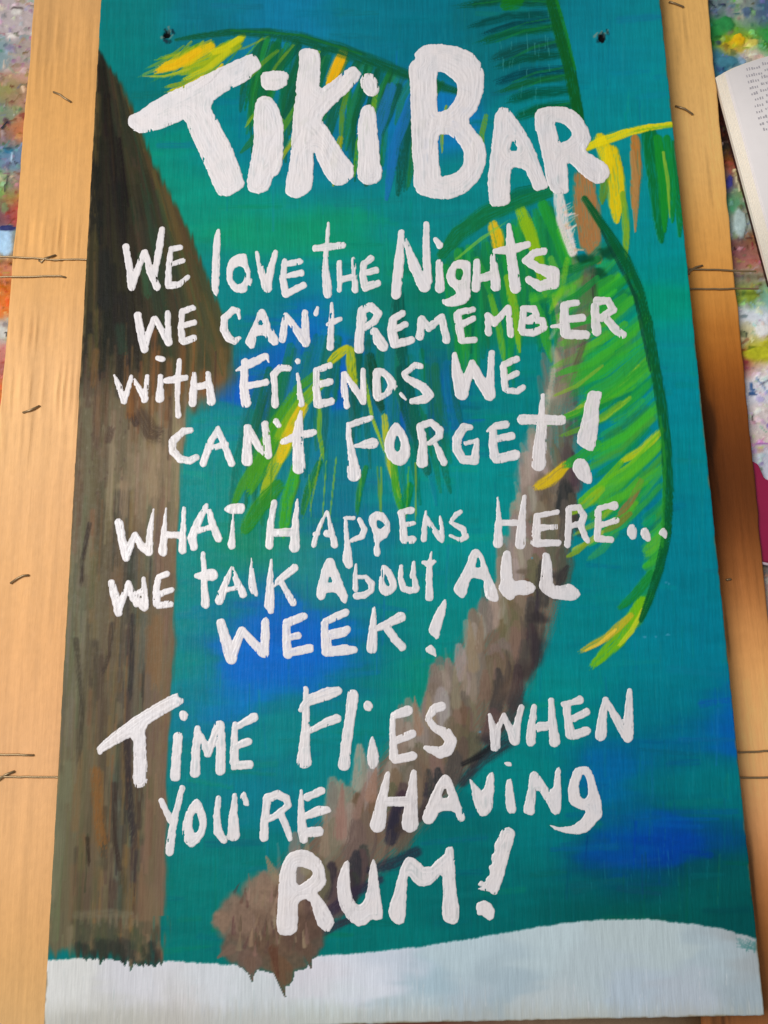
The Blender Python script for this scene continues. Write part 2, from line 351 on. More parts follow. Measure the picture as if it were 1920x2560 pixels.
 (760, 1230, 3.318, 1.6, [
  [s((190,160,22),(140,270,36),(100,370,42),(80,440,46)), s((195,165,22),(220,290,42),(255,440,60)), s((90,350,40),(115,345,44)), s((190,345,60),(225,350,60))],
  [s((345,230,28),(350,320,36),(360,460,56),(360,560,84),(375,605,66)), s((340,215,34),(410,215,38)), s((460,230,38),(500,310,56),(480,370,54),(400,400,36))],
  [p((570,170),(620,155),(670,180),(710,240),(720,310),(690,380),(640,405),(625,440),(640,500),(625,540),(590,535),(575,500),(585,420),(570,330),(535,240),(540,200)), h((605,235),(640,235),(668,270),(640,310),(612,300))],
  [s((810,180,56),(820,280,56),(830,390,74)), s((800,170,46),(890,150,60)), s((830,270,46),(910,260,38)), s((830,400,64),(900,395,66))],
  [s((1010,160,18),(1000,280,48),(995,390,54)), s((1015,210,34),(1080,320,48),(1140,400,48)), s((1128,200,18),(1140,300,44),(1145,390,42))],
  [s((1300,165,38),(1260,190,46),(1215,250,32)), s((1215,250,34),(1320,310,52),(1340,370,56),(1300,400,38),(1210,360,22))],
 ]),
 (1200, 1220, 3.318, 1.6, [
  [s((148,80,18),(155,240,48),(150,460,84)), s((368,70,34),(350,230,62),(335,465,94)), s((190,290,48),(300,290,54))],
  [s((470,235,56),(470,340,74),(460,450,84)), s((480,230,46),(640,200,42)), s((490,330,58),(630,325,46)), s((480,460,72),(650,455,56))],
  [s((735,180,56),(735,300,56),(728,470,60)), s((740,170,54),(820,160,54),(860,230,58),(840,290,58),(750,320,44)), s((840,320,56),(870,400,56),(890,440,46))],
  [s((980,190,56),(980,300,56),(970,420,56)), s((990,170,54),(1060,150,46),(1110,150,80)), s((1000,310,44),(1130,270,54)), s((980,420,58),(1090,430,52))],
  [p((1230,310),(1280,295),(1305,360),(1300,420),(1250,430),(1215,380))],
  [p((1335,340),(1370,322),(1405,360),(1418,430),(1400,450),(1350,420),(1328,380))],
  [p((1475,375),(1520,322),(1555,370),(1550,425),(1500,400))],
 ]),
 (260, 1360, 3.19, 1.6, [
  [s((60,310,62),(90,420,74),(115,550,62)), s((120,520,62),(195,310,46)), s((200,330,54),(240,430,72),(320,500,72)), s((315,275,36),(325,400,56),(330,500,56)), s((215,350,44),(260,480,56)), s((260,400,54),(300,380,54))],
  [s((430,285,56),(415,380,56),(425,480,66)), s((440,265,52),(500,240,56)), s((430,405,54),(540,365,46)), s((435,490,62),(530,480,56))],
  [s((790,80,38),(800,250,50),(800,350,56),(810,480,74)), s((740,255,46),(800,250,84),(860,245,100),(890,245,38))],
  [s((1020,190,32),(970,310,56),(920,450,74)), s((1020,190,32),(1060,300,56),(1110,400,66)), s((960,370,36),(1080,345,44))],
  [p((1175,95),(1195,180),(1210,300),(1230,400),(1225,425),(1180,410),(1150,340),(1155,250),(1165,160))],
  [s((1335,125,22),(1325,280,52),(1320,490,84),(1330,535,46)), s((1350,330,38),(1420,270,56),(1520,190,66)), s((1400,280,46),(1450,370,52),(1510,470,60))],
 ]),
 (760, 1370, 4.1475, 1.6, [
  [p((235,110),(270,95),(310,115),(350,220),(400,350),(455,480),(455,540),(430,580),(395,560),(360,510),(335,460),(230,460),(220,510),(200,540),(160,540),(125,500),(130,440),(155,330),(190,200)), h((272,285),(304,355),(241,364))],
  [s((538,170,24),(530,280,46),(535,420,64)), s((545,300,46),(640,300,46),(700,370,74),(700,440,56),(620,490,74),(545,500,74)), h((578,378),(648,410),(583,472))],
  [p((805,170),(860,180),(910,240),(960,340),(965,410),(930,460),(855,508),(800,480),(775,420),(780,320),(795,240)), h((838,260),(872,330),(890,396),(850,392),(828,330))],
  [s((1010,190,44),(1000,310,56),(1030,420,74),(1090,440,74),(1160,430,74)), s((1140,150,36),(1130,280,64),(1160,420,84))],
  [s((1325,40,18),(1305,130,46),(1300,250,66),(1300,400,74),(1300,505,92)), s((1240,150,42),(1300,170,82),(1350,140,42))],
 ]),
 (1100, 1350, 4.1475, 1.6, [
  [p((325,110),(360,88),(400,95),(450,170),(510,330),(560,440),(605,560),(605,640),(550,645),(470,600),(455,500),(450,410),(330,390),(300,460),(275,560),(240,608),(190,580),(145,530),(145,490),(200,390),(270,260)), h((395,160),(430,270),(400,290),(360,280))],
  [p((660,120),(700,105),(735,130),(745,260),(755,430),(870,415),(950,440),(1000,500),(970,550),(890,575),(780,570),(770,605),(735,628),(690,615),(640,570),(595,485),(630,450),(625,300),(640,180))],
  [p((1060,140),(1100,125),(1145,150),(1165,300),(1170,475),(1260,470),(1350,455),(1420,500),(1460,560),(1440,600),(1370,635),(1260,620),(1150,605),(1070,550),(1020,480),(1040,380),(1055,250))],
 ]),
 (520, 1490, 2.676, 1.6, [
  [s((85,180,62),(120,300,74),(155,415,84)), s((160,400,74),(225,230,54)), s((230,230,54),(300,310,56),(375,380,74)), s((380,380,64),(385,170,56))],
  [s((525,200,56),(525,300,60),(535,390,66)), s((530,180,60),(640,135,56)), s((560,275,44),(605,265,52)), s((540,380,58),(680,350,58))],
  [s((780,185,54),(790,280,68),(795,370,74)), s((790,170,52),(920,110,54)), s((810,262,66),(900,242,70),(930,225,52)), s((800,375,64),(920,360,74),(980,360,46))],
  [s((1110,80,24),(1105,220,56),(1095,350,74)), s((1140,215,46),(1290,140,68)), s((1190,200,56),(1250,290,56),(1300,340,56))],
  [p((1575,20),(1598,25),(1590,110),(1560,220),(1540,298),(1480,250),(1475,220),(1520,110)), p((1455,345),(1490,322),(1520,345),(1530,410),(1490,390),(1455,370))],
 ]),
 (230, 1700, 3.456, 2.0, [
  [p((42,590),(60,560),(160,470),(280,380),(370,310),(560,200),(740,100),(750,150),(795,160),(790,205),(745,230),(580,325),(460,400),(468,560),(480,750),(480,900),(440,930),(380,935),(350,880),(360,700),(355,480),(250,540),(110,615),(70,655),(45,630))],
  [s((790,303,80),(790,322,66)), s((745,490,84),(730,650,84),(720,830,92))],
  [s((910,420,56),(900,600,74),(890,800,90)), s((915,440,56),(1000,620,72)), s((1000,640,64),(1090,400,74)), s((1105,390,82),(1115,600,84),(1110,780,90))],
  [s((1235,380,46),(1230,560,74),(1230,740,84)), s((1260,400,56),(1400,320,80)), s((1250,570,64),(1350,530,70)), s((1240,740,74),(1360,730,78))],
 ]),
 (700, 1690, 3.456, 2.0, [
  [s((225,110,46),(225,300,66),(220,480,74),(210,620,104),(210,735,130)), s((180,290,46),(250,210,100),(420,150,110),(500,130,76)), s((270,470,46),(400,400,74),(490,370,84))],
  [s((630,170,104),(600,400,90),(570,600,94),(555,770,104))],
  [s((758,258,84),(762,262,84)), p((795,500),(830,590),(862,720),(840,780),(805,808),(770,790),(748,720),(765,600))],
  [s((975,340,46),(970,500,56),(985,700,84)), s((985,340,66),(1100,300,94)), s((1000,560,64),(1140,500,82)), s((1000,720,80),(1150,690,78))],
  [s((1395,265,84),(1340,280,84),(1280,360,56)), s((1280,370,56),(1340,450,66),(1440,500,102),(1480,570,104),(1440,640,112),(1380,660,104),(1260,620,46))],
 ]),
 (1180, 1700, 3.77, 1.8, [
  [s((165,330,36),(205,480,84),(220,630,92)), s((220,620,92),(240,470,64),(295,330,34)), s((300,330,46),(360,470,74),(400,570,94)), s((405,570,94),(430,400,64),(465,255,56))],
  [s((585,250,48),(570,400,84),(555,580,94)), s((745,195,56),(755,350,74),(780,580,104)), s((580,450,100),(740,430,80))],
  [s((895,260,74),(905,380,74),(930,510,102)), s((870,230,64),(950,212,54),(1010,190,84)), s((960,360,70),(1080,300,74)), s((950,520,90),(1080,480,84))],
  [s((1260,185,60),(1230,350,84),(1215,520,112)), s((1270,200,48),(1370,380,84),(1470,540,104)), s((1485,100,48),(1480,250,74),(1470,500,112))],
 ]),
 (380, 1930, 3.19, 1.8, [
  [s((75,230,48),(150,390,54)), s((240,130,48),(190,330,56),(160,480,66),(140,635,70))],
  [p((350,205),(390,230),(425,320),(442,420),(420,500),(370,570),(315,610),(260,570),(235,480),(250,380),(290,280)), h((350,310),(375,380),(380,440),(345,495),(320,440),(325,370))],
  [s((530,210,46),(515,350,56),(530,480,74),(575,545,52)), s((660,185,38),(650,350,74),(650,500,104))],
  [p((740,150),(770,220),(775,272),(740,272),(705,230),(705,180))],
  [s((920,220,66),(900,380,66),(893,520,74)), s((920,210,74),(1000,180,74),(1070,210,66),(1090,265,54),(1000,340,54),(930,380,46)), s((1030,340,56),(1070,430,56),(1100,530,48))],
  [s((1190,150,24),(1190,300,56),(1200,470,84),(1210,540,66)), s((1240,200,64),(1350,150,66)), s((1230,350,56),(1330,310,82),(1400,300,56)), s((1230,480,74),(1330,475,84))],
 ]),
 (900, 1880, 2.592, 1.8, [
  [s((180,140,32),(150,280,66),(115,470,104)), s((350,130,38),(335,280,76),(325,465,112)), s((170,320,62),(320,320,68))],
  [p((530,150),(555,140),(590,170),(620,250),(660,360),(690,440),(640,455),(615,380),(510,385),(495,430),(465,470),(425,468),(400,430),(430,350),(480,230)), h((552,225),(576,294),(524,300))],
  [p((703,160),(760,220),(795,260),(830,140),(870,128),(872,250),(855,390),(800,420),(770,410),(735,330),(720,230))],
  [p((928,68),(960,60),(985,75),(985,95),(955,92)), p((945,185),(985,170),(1000,280),(1018,400),(955,400),(940,320))],
  [p((1100,140),(1130,118),(1170,160),(1245,270),(1265,110),(1300,90),(1305,250),(1305,400),(1250,412),(1210,330),(1145,230),(1135,330),(1130,415),(1060,400),(1055,370),(1085,260))],
  [p((1390,110),(1430,92),(1490,95),(1530,200),(1570,350),(1570,420),(1530,460),(1480,520),(1400,537),(1300,520),(1250,495),(1225,470),(1300,488),(1380,480),(1440,430),(1470,380),(1420,370),(1360,340),(1345,260),(1360,180)), h((1445,135),(1475,190),(1478,290),(1450,310),(1420,280),(1420,200))],
 ]),
 (660, 2050, 2.5136, 2.2, [
  [p((150,210),(220,182),(290,195),(350,240),(385,300),(385,350),(398,385),(370,430),(335,455),(370,500),(420,580),(447,640),(440,660),(400,712),(340,670),(310,580),(285,495),(215,510),(215,600),(212,690),(180,725),(110,728),(75,690),(85,560),(90,420),(105,290)), h((205,295),(240,293),(290,310),(308,335),(280,375),(205,420))],
  [p((535,245),(540,350),(545,450),(575,520),(600,535),(630,510),(650,430),(665,300),(688,230),(710,300),(725,420),(750,580),(745,625),(700,630),(680,620),(640,660),(590,670),(530,630),(480,550),(455,450),(465,350),(500,270))],
  [p((885,240),(910,228),(950,240),(1020,310),(1130,220),(1150,170),(1195,165),(1200,300),(1210,450),(1230,560),(1225,640),(1185,660),(1130,640),(1115,580),(1125,450),(1120,330),(1060,400),(990,425),(930,380),(905,345),(895,480),(890,640),(840,662),(790,620),(780,560),(820,450),(850,320))],
  [p((1490,60),(1530,40),(1575,65),(1580,95),(1550,190),(1510,350),(1470,460),(1445,475),(1415,450),(1380,445),(1335,432),(1375,420),(1340,408),(1365,375),(1385,400),(1400,360),(1420,340),(1412,290),(1436,270),(1425,230),(1450,200),(1445,150),(1470,120)), p((1340,520),(1390,503),(1430,530),(1455,570),(1445,620),(1410,635),(1375,600),(1340,600),(1330,550))],
 ]),
]
# ------------------------------------------------------------------ the painted panel
SX0, SX1 = at(178, 1280)[0], at(1785, 1280)[0]
SY0, SY1 = at(1400, 2553)[1], at(960, -90)[1]
CELL = 0.00047
sign = Surface(np.linspace(SX0, SX1, int((SX1 - SX0) / CELL)), np.linspace(SY0, SY1, int((SY1 - SY0) / CELL)), SIGN_TOP)
K = 1 / 0.864                                   # the drawing was traced on a sheet 0.864 of the photograph's size
def S(pts, col, a=1.0, **kw):
    sign.stroke([(x * K, y * K, w_ * K) for x, y, w_ in pts], col, a, **kw)
SEA, POST, SAND, TRUNK, FROND = 0, 1, 2, 3, 4
sign.field([(300,20,10,115,125),(250,90,0,118,120),(450,40,15,110,150),(620,40,20,115,168),(800,30,12,110,150),(900,60,5,105,142),(1100,60,10,100,122),(1350,30,10,115,150),(1320,150,10,118,158),(1400,60,10,122,140),(1400,200,5,125,142),(1280,230,5,120,140),(330,200,0,110,120),(420,340,0,130,115),(450,420,5,135,118),(520,330,0,118,150),(640,370,12,112,165),(700,300,15,110,155),(800,330,10,105,160),(860,260,20,110,175),(600,440,10,138,125),(560,500,15,140,98),(700,480,15,135,98),(850,460,10,122,130),(950,440,10,118,130),(560,590,0,120,130),(700,640,10,125,150),(640,690,0,92,185),(600,800,0,80,180),(560,740,0,100,160),(520,700,0,125,125),(520,640,0,118,130),(800,560,10,130,110),(900,650,10,110,98),(1000,640,10,115,88),(880,770,10,100,120),(960,860,8,80,170),(1050,850,5,120,120),(1080,900,0,115,130),(430,980,0,130,140),(420,1080,0,128,135),(500,1050,5,130,120),(560,1170,15,125,98),(650,1230,50,128,120),(700,1000,10,110,145),(720,1120,8,104,150),(900,1050,0,125,135),(1000,1050,0,128,135),(1000,1150,0,128,135),(950,1250,0,122,130),(760,1220,15,110,150),(430,1280,0,125,125),(500,1330,0,110,160),(600,1310,0,85,185),(560,1440,0,95,192),(450,1520,0,100,190),(700,1430,0,92,185),(400,1480,0,125,120),(800,1440,0,110,130),(880,1480,0,125,108),(950,1350,0,120,120),(600,1560,0,120,135),(450,1620,0,115,130),(420,1760,0,115,125),(560,1720,0,110,145),(700,1640,0,115,130),(800,1560,0,115,120),(440,1900,0,112,110),(430,2020,0,105,105),(520,1850,0,108,112),(900,1900,0,100,105),(1000,1850,0,95,105),(800,2010,0,105,105),(1050,1980,0,92,98),(1150,1880,0,100,110),(1200,1780,0,110,120),(1250,1940,0,80,85),(1180,1640,0,115,120),(1300,1680,0,88,152),(1450,1600,0,88,146),(1585,1560,4,78,158),(1500,1690,0,100,120),(1350,1780,0,88,132),(1300,1850,0,58,142),(1420,1840,0,46,155),(1540,1800,0,60,125),(1560,1720,0,105,120),(1450,1930,0,78,78),(1580,1900,0,75,80),(1600,2000,0,68,75),(1350,1960,0,78,78),(1300,1420,0,118,140),(1420,1420,0,112,145),(1500,1400,0,108,150),(1500,1500,0,105,142),(1400,1530,0,105,130),(1480,1250,0,110,146),(1480,1120,0,112,146),(1460,980,0,118,140),(1450,860,0,120,150),(1450,740,5,125,135),(1430,650,0,135,108),(1420,560,0,125,135),(1400,500,5,125,142),(1250,1350,0,115,130),(1230,1480,0,120,125),(1300,1150,0,115,135),(1330,1000,0,118,142)], 52, K)
db = np.clip(sign.C[..., 2] - sign.C[..., 1], 0, None); sign.C[..., 2] -= .42 * db * (1 - sstep(38, 70, db)); sign.C[..., 1] += 3; sign.C[..., 0] *= .6
sign.C *= (1 + .10 * (fbm(sign.PX / 80, sign.PY / 22, 21)[..., None] - .5) + .12 * (fbm(sign.PX / 3.2, sign.PY / 70, 22)[..., None] - .5))
sign.H += .00010 * (fbm(sign.PX / 4, sign.PY / 120, 23) - .5)
R = RNG
def U(a, b): return float(R.uniform(a, b))
# loose scumbles over the water: short sideways pulls, then the vertical drags of a drying brush
for i in range(1100):
    x, y = U(220, 1640), U(0, 2060); xo, yo = x, y; x, y = x + U(-70, 70), y + U(-34, 34); j = min(max(int(np.searchsorted(sign.ys, at(x * K, y * K)[1])), 0), len(sign.ys) - 1)
    k = min(max(int(np.searchsorted(sign.xs, at(x * K, y * K)[0])), 0), len(sign.xs) - 1)
    c = np.clip(sign.C[j, k] + np.array((U(-4, 8), U(-12, 12), U(-16, 12))), 0, 255); L_ = U(40, 140); x, y = xo, yo
    if i % 3 == 0: S([(x - L_ / 2, y + U(-9, 9), U(10, 26)), (x + L_ / 2, y + U(-9, 9), U(8, 22))], c, U(.3, .7), soft=.7, br=.7, h=.00005)
    else: S([(x, y - L_ * .5, U(3, 9)), (x + U(-6, 6), y + L_ * .5, U(2, 8))], c + U(-8, 10), U(.2, .5), soft=.7, br=.7)
for x0, x1, y0, y1, n in ((780, 1050, 30, 140, 26), (1250, 1560, 1440, 1980, 70), (600, 800, 1180, 1320, 50), (560, 720, 40, 110, 14), (380, 700, 1620, 1760, 40)):
    for i in range(n):
        x, y = U(x0, x1), U(y0, y1); L_ = U(25, 80)
        S([(x, y, U(2, 4)), (x + U(-4, 4), y + L_, 1.5)], (30, 128, 140), U(.10, .28), soft=.6, br=.5)

# ---- frond across the top left
WF = 1.35
def leaf(x0, y0, x1, y1, w_, col, a=.92, bend=.12, rid=FROND, **kw):
    w_ *= WF if w_ > 9 else 1.1
    mx, my = (x0 + x1) / 2 + (y1 - y0) * bend, (y0 + y1) / 2 - (x1 - x0) * bend
    kw.setdefault('br', .5); kw.setdefault('h', .00016)
    S([(x0, y0, w_ * .8), ((x0 + mx) / 2, (y0 + my) / 2, w_), (mx, my, w_), ((x1 + mx) / 2, (y1 + my) / 2, w_ * .85), (x1, y1, w_ * .3)], col, a, rid=rid, **kw)
def jig(c, d=14): return tuple(np.clip(np.array(c) + R.uniform(-d, d, 3) * (1, 1, .5), 0, 255))
GREEN = [(20, 100, 55), (10, 85, 50), (30, 120, 55), (14, 92, 62), (36, 112, 40)]
LIME = [(110, 155, 35), (150, 170, 30), (85, 140, 40), (170, 175, 35)]
GOLD = [(215, 180, 22), (225, 170, 20), (205, 190, 30)]
rib = [(380, 86, 8), (430, 78, 16), (500, 70, 20), (580, 72, 26), (650, 84, 32), (730, 106, 36), (800, 132, 34), (870, 158, 28), (960, 190, 24), (1010, 204, 14)]
for i in range(60):
    t = U(0, 1); x = 560 + t * 400; y = 78 + t * 90 + U(0, 20)
    leaf(x, y, x - U(20, 70), y + U(90, 250), U(8, 17), jig(GREEN[R.integers(5)]), U(.45, .85), -.06)
for x0, y0, x1, y1, w_, c in [(640,90,560,230,14,(20,96,60)),(700,110,610,260,16,(12,84,60)),(770,140,700,330,18,(16,92,64)),(860,190,790,400,22,(8,78,62)),(905,200,860,420,26,(10,80,66)),
    (845,190,800,390,24,(30,110,170)),(890,215,835,430,20,(25,105,170)),(700,250,640,330,16,(24,110,60)),(590,270,520,330,14,(30,110,62)),(610,300,560,400,12,(24,104,70))]:
    leaf(x0, y0, x1, y1, w_, c, .85, -.05)
for x0, y0, x1, y1, w_ in [(634,98,570,190,7),(690,112,640,210,8),(600,110,540,170,9),(760,160,735,330,10),(800,240,765,380,12),(812,200,805,330,10),(700,210,600,360,10),(640,230,585,345,11),(610,260,575,310,9),(560,236,530,275,8),(965,230,955,330,9),(940,260,930,330,8),(735,300,720,400,14),(1030,300,1018,380,10),(1050,250,1040,330,10)]:
    leaf(x0, y0, x1, y1, w_, jig(LIME[R.integers(3)]), .85, -.05, br=.6)
for i in range(34):
    t = U(0, 1); x = 395 + t * 190; y = 92 - t * 14 + U(0, 14)
    leaf(x, y, x - U(60, 130), y + U(30, 95), U(4, 9), jig(LIME[R.integers(4)]), U(.5, .85), .06, br=.65, dry=.3)
for x0, y0, x1, y1, w_, c in [(520,84,392,150,17,(165,178,25)),(515,100,365,165,15,(150,170,25)),(455,102,330,150,22,(222,186,18)),(430,110,322,160,14,(228,180,20)),(495,112,380,180,12,(190,190,28)),(525,78,445,120,14,(200,195,24)),(470,150,345,190,10,(140,160,34)),(410,150,300,165,6,(170,180,40)),(440,165,352,200,8,(205,190,30)),(480,140,410,200,8,(215,190,26))]:
    leaf(x0, y0, x1, y1, w_, c, .95, .07, br=.45, dry=.25, h=.00028)
leaf(742, 112, 706, 190, 22, (228, 172, 18), 1, .02, br=.25, h=.0004)
S(rib, (12, 84, 52), .9, br=.35, soft=.6, rid=FROND, h=.0002); S([(500, 66, 5), (650, 76, 6), (780, 118, 5)], (24, 110, 44), .7, rid=FROND)
# ---- frond falling in from the top right
RB = FROND + 1
for i, (xr, yr, xl, yl, w_) in enumerate([(1200,8,960,18,15),(1205,28,985,66,14),(1208,58,1010,100,16),(1214,92,1040,136,20),(1215,118,1050,152,14),(1222,150,1046,186,17),(1228,165,1060,205,12),(1228,196,1075,224,18),(1236,226,1090,262,18),(1212,40,1010,84,9)]):
    leaf(xr, yr, xl, yl, w_ * 1.3, jig([(4, 78, 48), (0, 62, 66), (8, 88, 44), (2, 70, 60)][i % 4], 8), .85, -.05, rid=RB, br=.4, soft=.75, dry=.35)
    if i % 3 != 1: leaf(xr - 8, yr - 3, xl + 60, yl - 8, w_ * .35, (20, 120, 50), .5, -.05, rid=RB)
leaf(1120, 2, 1085, 14, 26, (20, 112, 20), .8, 0, rid=RB)
for i in range(26):
    x, y = U(1080, 1200), U(20, 240); S([(x, y, 2.5), (x + U(-3, 3), y + U(12, 34), 1.5)], (70, 150, 150), U(.2, .5))
S([(1185, -20, 28), (1205, 60, 29), (1228, 140, 29), (1246, 230, 28), (1258, 300, 24)], (10, 84, 32), .97, br=.3, rid=RB, h=.0002)
S([(1199, -10, 8), (1222, 70, 9), (1242, 150, 7)], (24, 122, 30), .75, rid=RB)
# ---- yellow frond at the right edge
RB = FROND + 2
for x0, y0, x1, y1, w_, c in [(1320,330,1332,478,34,(218,186,14)),(1345,420,1352,560,14,(120,160,40)),(1305,380,1300,440,16,(90,130,40)),(1372,300,1368,450,20,(176,112,48)),(1366,330,1372,500,12,(160,120,70)),(1402,292,1428,520,34,(6,104,48)),(1420,300,1436,500,20,(20,130,40)),(1440,300,1452,480,18,(14,124,50)),(1460,310,1468,510,20,(10,112,52)),(1432,330,1446,470,8,(120,165,50)),(1296,300,1318,372,26,(214,190,20))]:
    leaf(x0, y0, x1, y1, w_, c, .95, .03, rid=RB, br=.35, h=.0003)
S([(1268, 318, 20), (1310, 302, 24), (1350, 288, 22), (1400, 276, 17), (1460, 268, 14)], (216, 198, 20), .97, br=.3, rid=RB, h=.0004)
S([(1370, 284, 5), (1420, 276, 6), (1462, 272, 7)], (130, 170, 30), .8, rid=RB)
# ---- frond in the middle, hanging over the writing
RB = FROND + 3
for i in range(64):
    t = U(0, 1); x = 960 + t * 240; y = 560 - t * 130 + U(0, 30)
    leaf(x, y, x + U(-10, 60), y + U(110, 320), U(10, 22), jig([(14, 118, 70), (20, 130, 60), (10, 100, 62), (40, 150, 50), (10, 110, 90)][R.integers(5)]), U(.35, .75), .03, rid=RB)
for x0, y0, x1, y1, w_, c in [(1066,488,1078,545,24,(226,182,24)),(1124,452,1160,560,24,(140,180,24)),(1136,480,1178,640,22,(128,172,26)),(1096,600,1122,760,16,(120,170,34)),(1060,640,1090,790,13,(90,160,44)),(1172,440,1232,600,22,(30,140,50)),(1210,500,1262,640,18,(50,160,44)),(1030,560,1060,640,13,(40,140,60)),(1190,560,1215,660,16,(80,160,60)),(1150,640,1190,780,20,(50,150,50)),(1000,600,1010,720,18,(10,108,60)),(1196,640,1220,760,10,(170,180,60))]:
    leaf(x0, y0, x1, y1, w_, c, .92, .03, rid=RB, br=.45, h=.0002)
S([(1182, 412, 36), (1120, 432, 44), (1050, 462, 44), (990, 505, 40), (955, 550, 26)], (14, 108, 62), .95, br=.35, rid=RB, h=.0002)
S([(1180, 400, 18), (1120, 414, 22), (1075, 440, 12)], (4, 100, 78), .8, rid=RB)
S([(985, 560, 6), (1040, 515, 8), (1110, 470, 6)], (120, 180, 60), .7, rid=RB, dry=.5)
# ---- low frond left of centre
RB = FROND + 4
for i in range(52):
    t = U(0, 1); x = 560 + t * 420; y = 800 - 90 * math.sin(t * 3.1) + U(-10, 40); dx = (t - .35) * 90
    leaf(x, y, x + dx + U(-15, 15) - 25, y + U(130, 330), U(10, 24), jig([(10, 94, 56), (8, 82, 54), (20, 116, 58), (12, 104, 94), (16, 112, 140)][R.integers(5)]), U(.35, .7), -.04, rid=RB)
for x0, y0, x1, y1, w_, c in [(860,640,872,800,26,(8,84,72)),(870,800,905,960,30,(6,80,72)),(895,880,930,1040,24,(8,92,76)),(800,770,830,900,20,(10,70,50)),(640,860,530,1080,36,(70,150,20)),(690,830,590,960,24,(120,165,22)),(640,930,560,1090,22,(160,176,22)),(655,880,600,1010,24,(218,184,22)),(560,990,500,1100,18,(60,140,30)),(600,1050,520,1160,30,(40,130,30)),(748,752,706,790,16,(196,188,20)),(756,756,770,850,18,(170,178,24)),(785,800,835,990,8,(150,180,40)),(830,900,868,1090,14,(180,180,40)),(850,990,870,1120,14,(60,150,40)),(690,1000,650,1120,14,(20,110,50)),(790,1010,770,1120,12,(24,120,60)),(640,1010,610,1170,24,(60,160,30)),(690,870,700,1000,10,(110,160,40)),(640,840,690,800,16,(60,140,40)),(885,1050,872,1120,18,(10,120,50))]:
    leaf(x0, y0, x1, y1, w_, c, .92, -.04, rid=RB, br=.5, h=.0002, dry=.15)
for i in range(12):
    x = U(580, 900); leaf(x, U(980, 1040), x + U(-30, 10), U(1080, 1160), U(3, 6), jig(LIME[R.integers(3)]), .6, 0, rid=RB)

# ---- trunk of the palm: base coat, then shag pulled upwards, light on its left and dark on its right
path = np.array([(596,2010,150),(650,1940,180),(735,1850,190),(815,1765,195),(895,1680,190),(970,1590,190),(1027,1516,185),(1066,1440,188),(1114,1340,180),(1150,1253,160),(1172,1150,140),(1184,1071,138),(1200,960,112),(1214,880,92),(1234,760,84),(1262,620,80),(1270,540,80),(1262,460,86),(1254,385,80)], float)
S(path[:12], (112, 92, 78), .97, soft=.35, br=.2, rid=TRUNK, h=.0001)
S(path[11:16], (124, 108, 92), .75, soft=.5, br=.35, rid=TRUNK, h=.0001)
tt = np.r_[0, np.cumsum(np.hypot(*np.diff(path[:, :2], axis=0).T))]
def on_path(q): return [np.interp(q * tt[-1], tt, path[:, i]) for i in range(3)]
def dabs(n, qa, qb, wa, wb, la, lb, al):
    for q in sorted((U(qa, qb) for _ in range(n)), reverse=True):
        x, y, w_ = on_path(q); x2, y2, _ = on_path(q + .02); d = unit((x2 - x, y2 - y)); nrm = np.array((-d[1], d[0]))
        if nrm[0] < 0: nrm = -nrm
        k = U(-1, 1); o = np.array((x, y)) + nrm * k * w_ * .42
        pal = [(150, 130, 114), (140, 120, 104), (132, 112, 98), (160, 142, 128), (124, 106, 92)] if k < -.2 else [(120, 98, 80), (128, 106, 88), (106, 88, 74), (112, 84, 64), (100, 88, 68)] if k < .42 else [(84, 70, 62), (62, 52, 52), (92, 76, 66), (50, 44, 50)]
        L_ = U(la, lb); dr = unit(d * .45 + np.array((-.12, -1)) * .8 - nrm * .10 * (1 - k)); ww = U(wa, wb); bw_ = nrm * L_ * U(.0, .12); e = o + dr * L_
        S([(o[0], o[1], ww), (*(o + dr * L_ * .45 + bw_), ww * .95), (*(o + dr * L_ * .8 + bw_ * .6), ww * .8), (e[0], e[1], ww * .5)], np.array(jig(pal[R.integers(len(pal))], 7)) * (.93, 1.0, 1.04), U(*al), soft=.45, br=.28, rid=TRUNK, h=.00022)
dabs(190, 0, .66, 30, 56, 38, 84, (.7, .95)); dabs(60, .58, .88, 12, 26, 40, 80, (.35, .65)); dabs(50, 0, .66, 7, 15, 40, 90, (.3, .55))
for x0, y0, x1, y1, w_ in [(1022,1440,1014,1338,34),(1035,1400,1040,1330,26),(985,1520,982,1440,30),(930,1560,925,1496,30),(905,1580,895,1505,26),(868,1640,876,1560,34),(735,1800,740,1692,36),(700,1840,705,1760,30),(800,1720,812,1660,34),(600,1910,575,1850,36),(660,1880,665,1810,28),(770,1760,790,1690,26)]:
    S([(x0, y0, w_), ((x0 + x1) / 2, (y0 + y1) / 2, w_ * .7), (x1, y1, 4)], jig((136, 114, 98), 8), .9, soft=.5, rid=TRUNK, h=.00015)
for pts, c in [([(1110,1540,40),(1080,1580,30)], (60,54,56)),([(1200,1290,18),(1215,1240,30),(1225,1225,14)], (50,46,48)),([(1100,1600,44),(1040,1640,40),(1000,1690,26)], (44,42,50)),([(960,1700,22),(910,1760,34),(860,1790,26)], (58,50,48)),([(900,1840,30),(850,1865,36),(800,1880,24)], (40,40,56)),([(820,1900,24),(760,1930,36),(690,1985,30)], (48,40,60)),([(760,1985,20),(700,2010,30),(640,2030,20)], (52,42,56)),([(1245,1120,30),(1255,1150,26)], (60,52,48)),([(1000,1650,14),(1040,1630,20),(1075,1600,12)], (24,26,30))]:
    S(pts, c, .8, soft=.7, br=.4, rid=TRUNK)
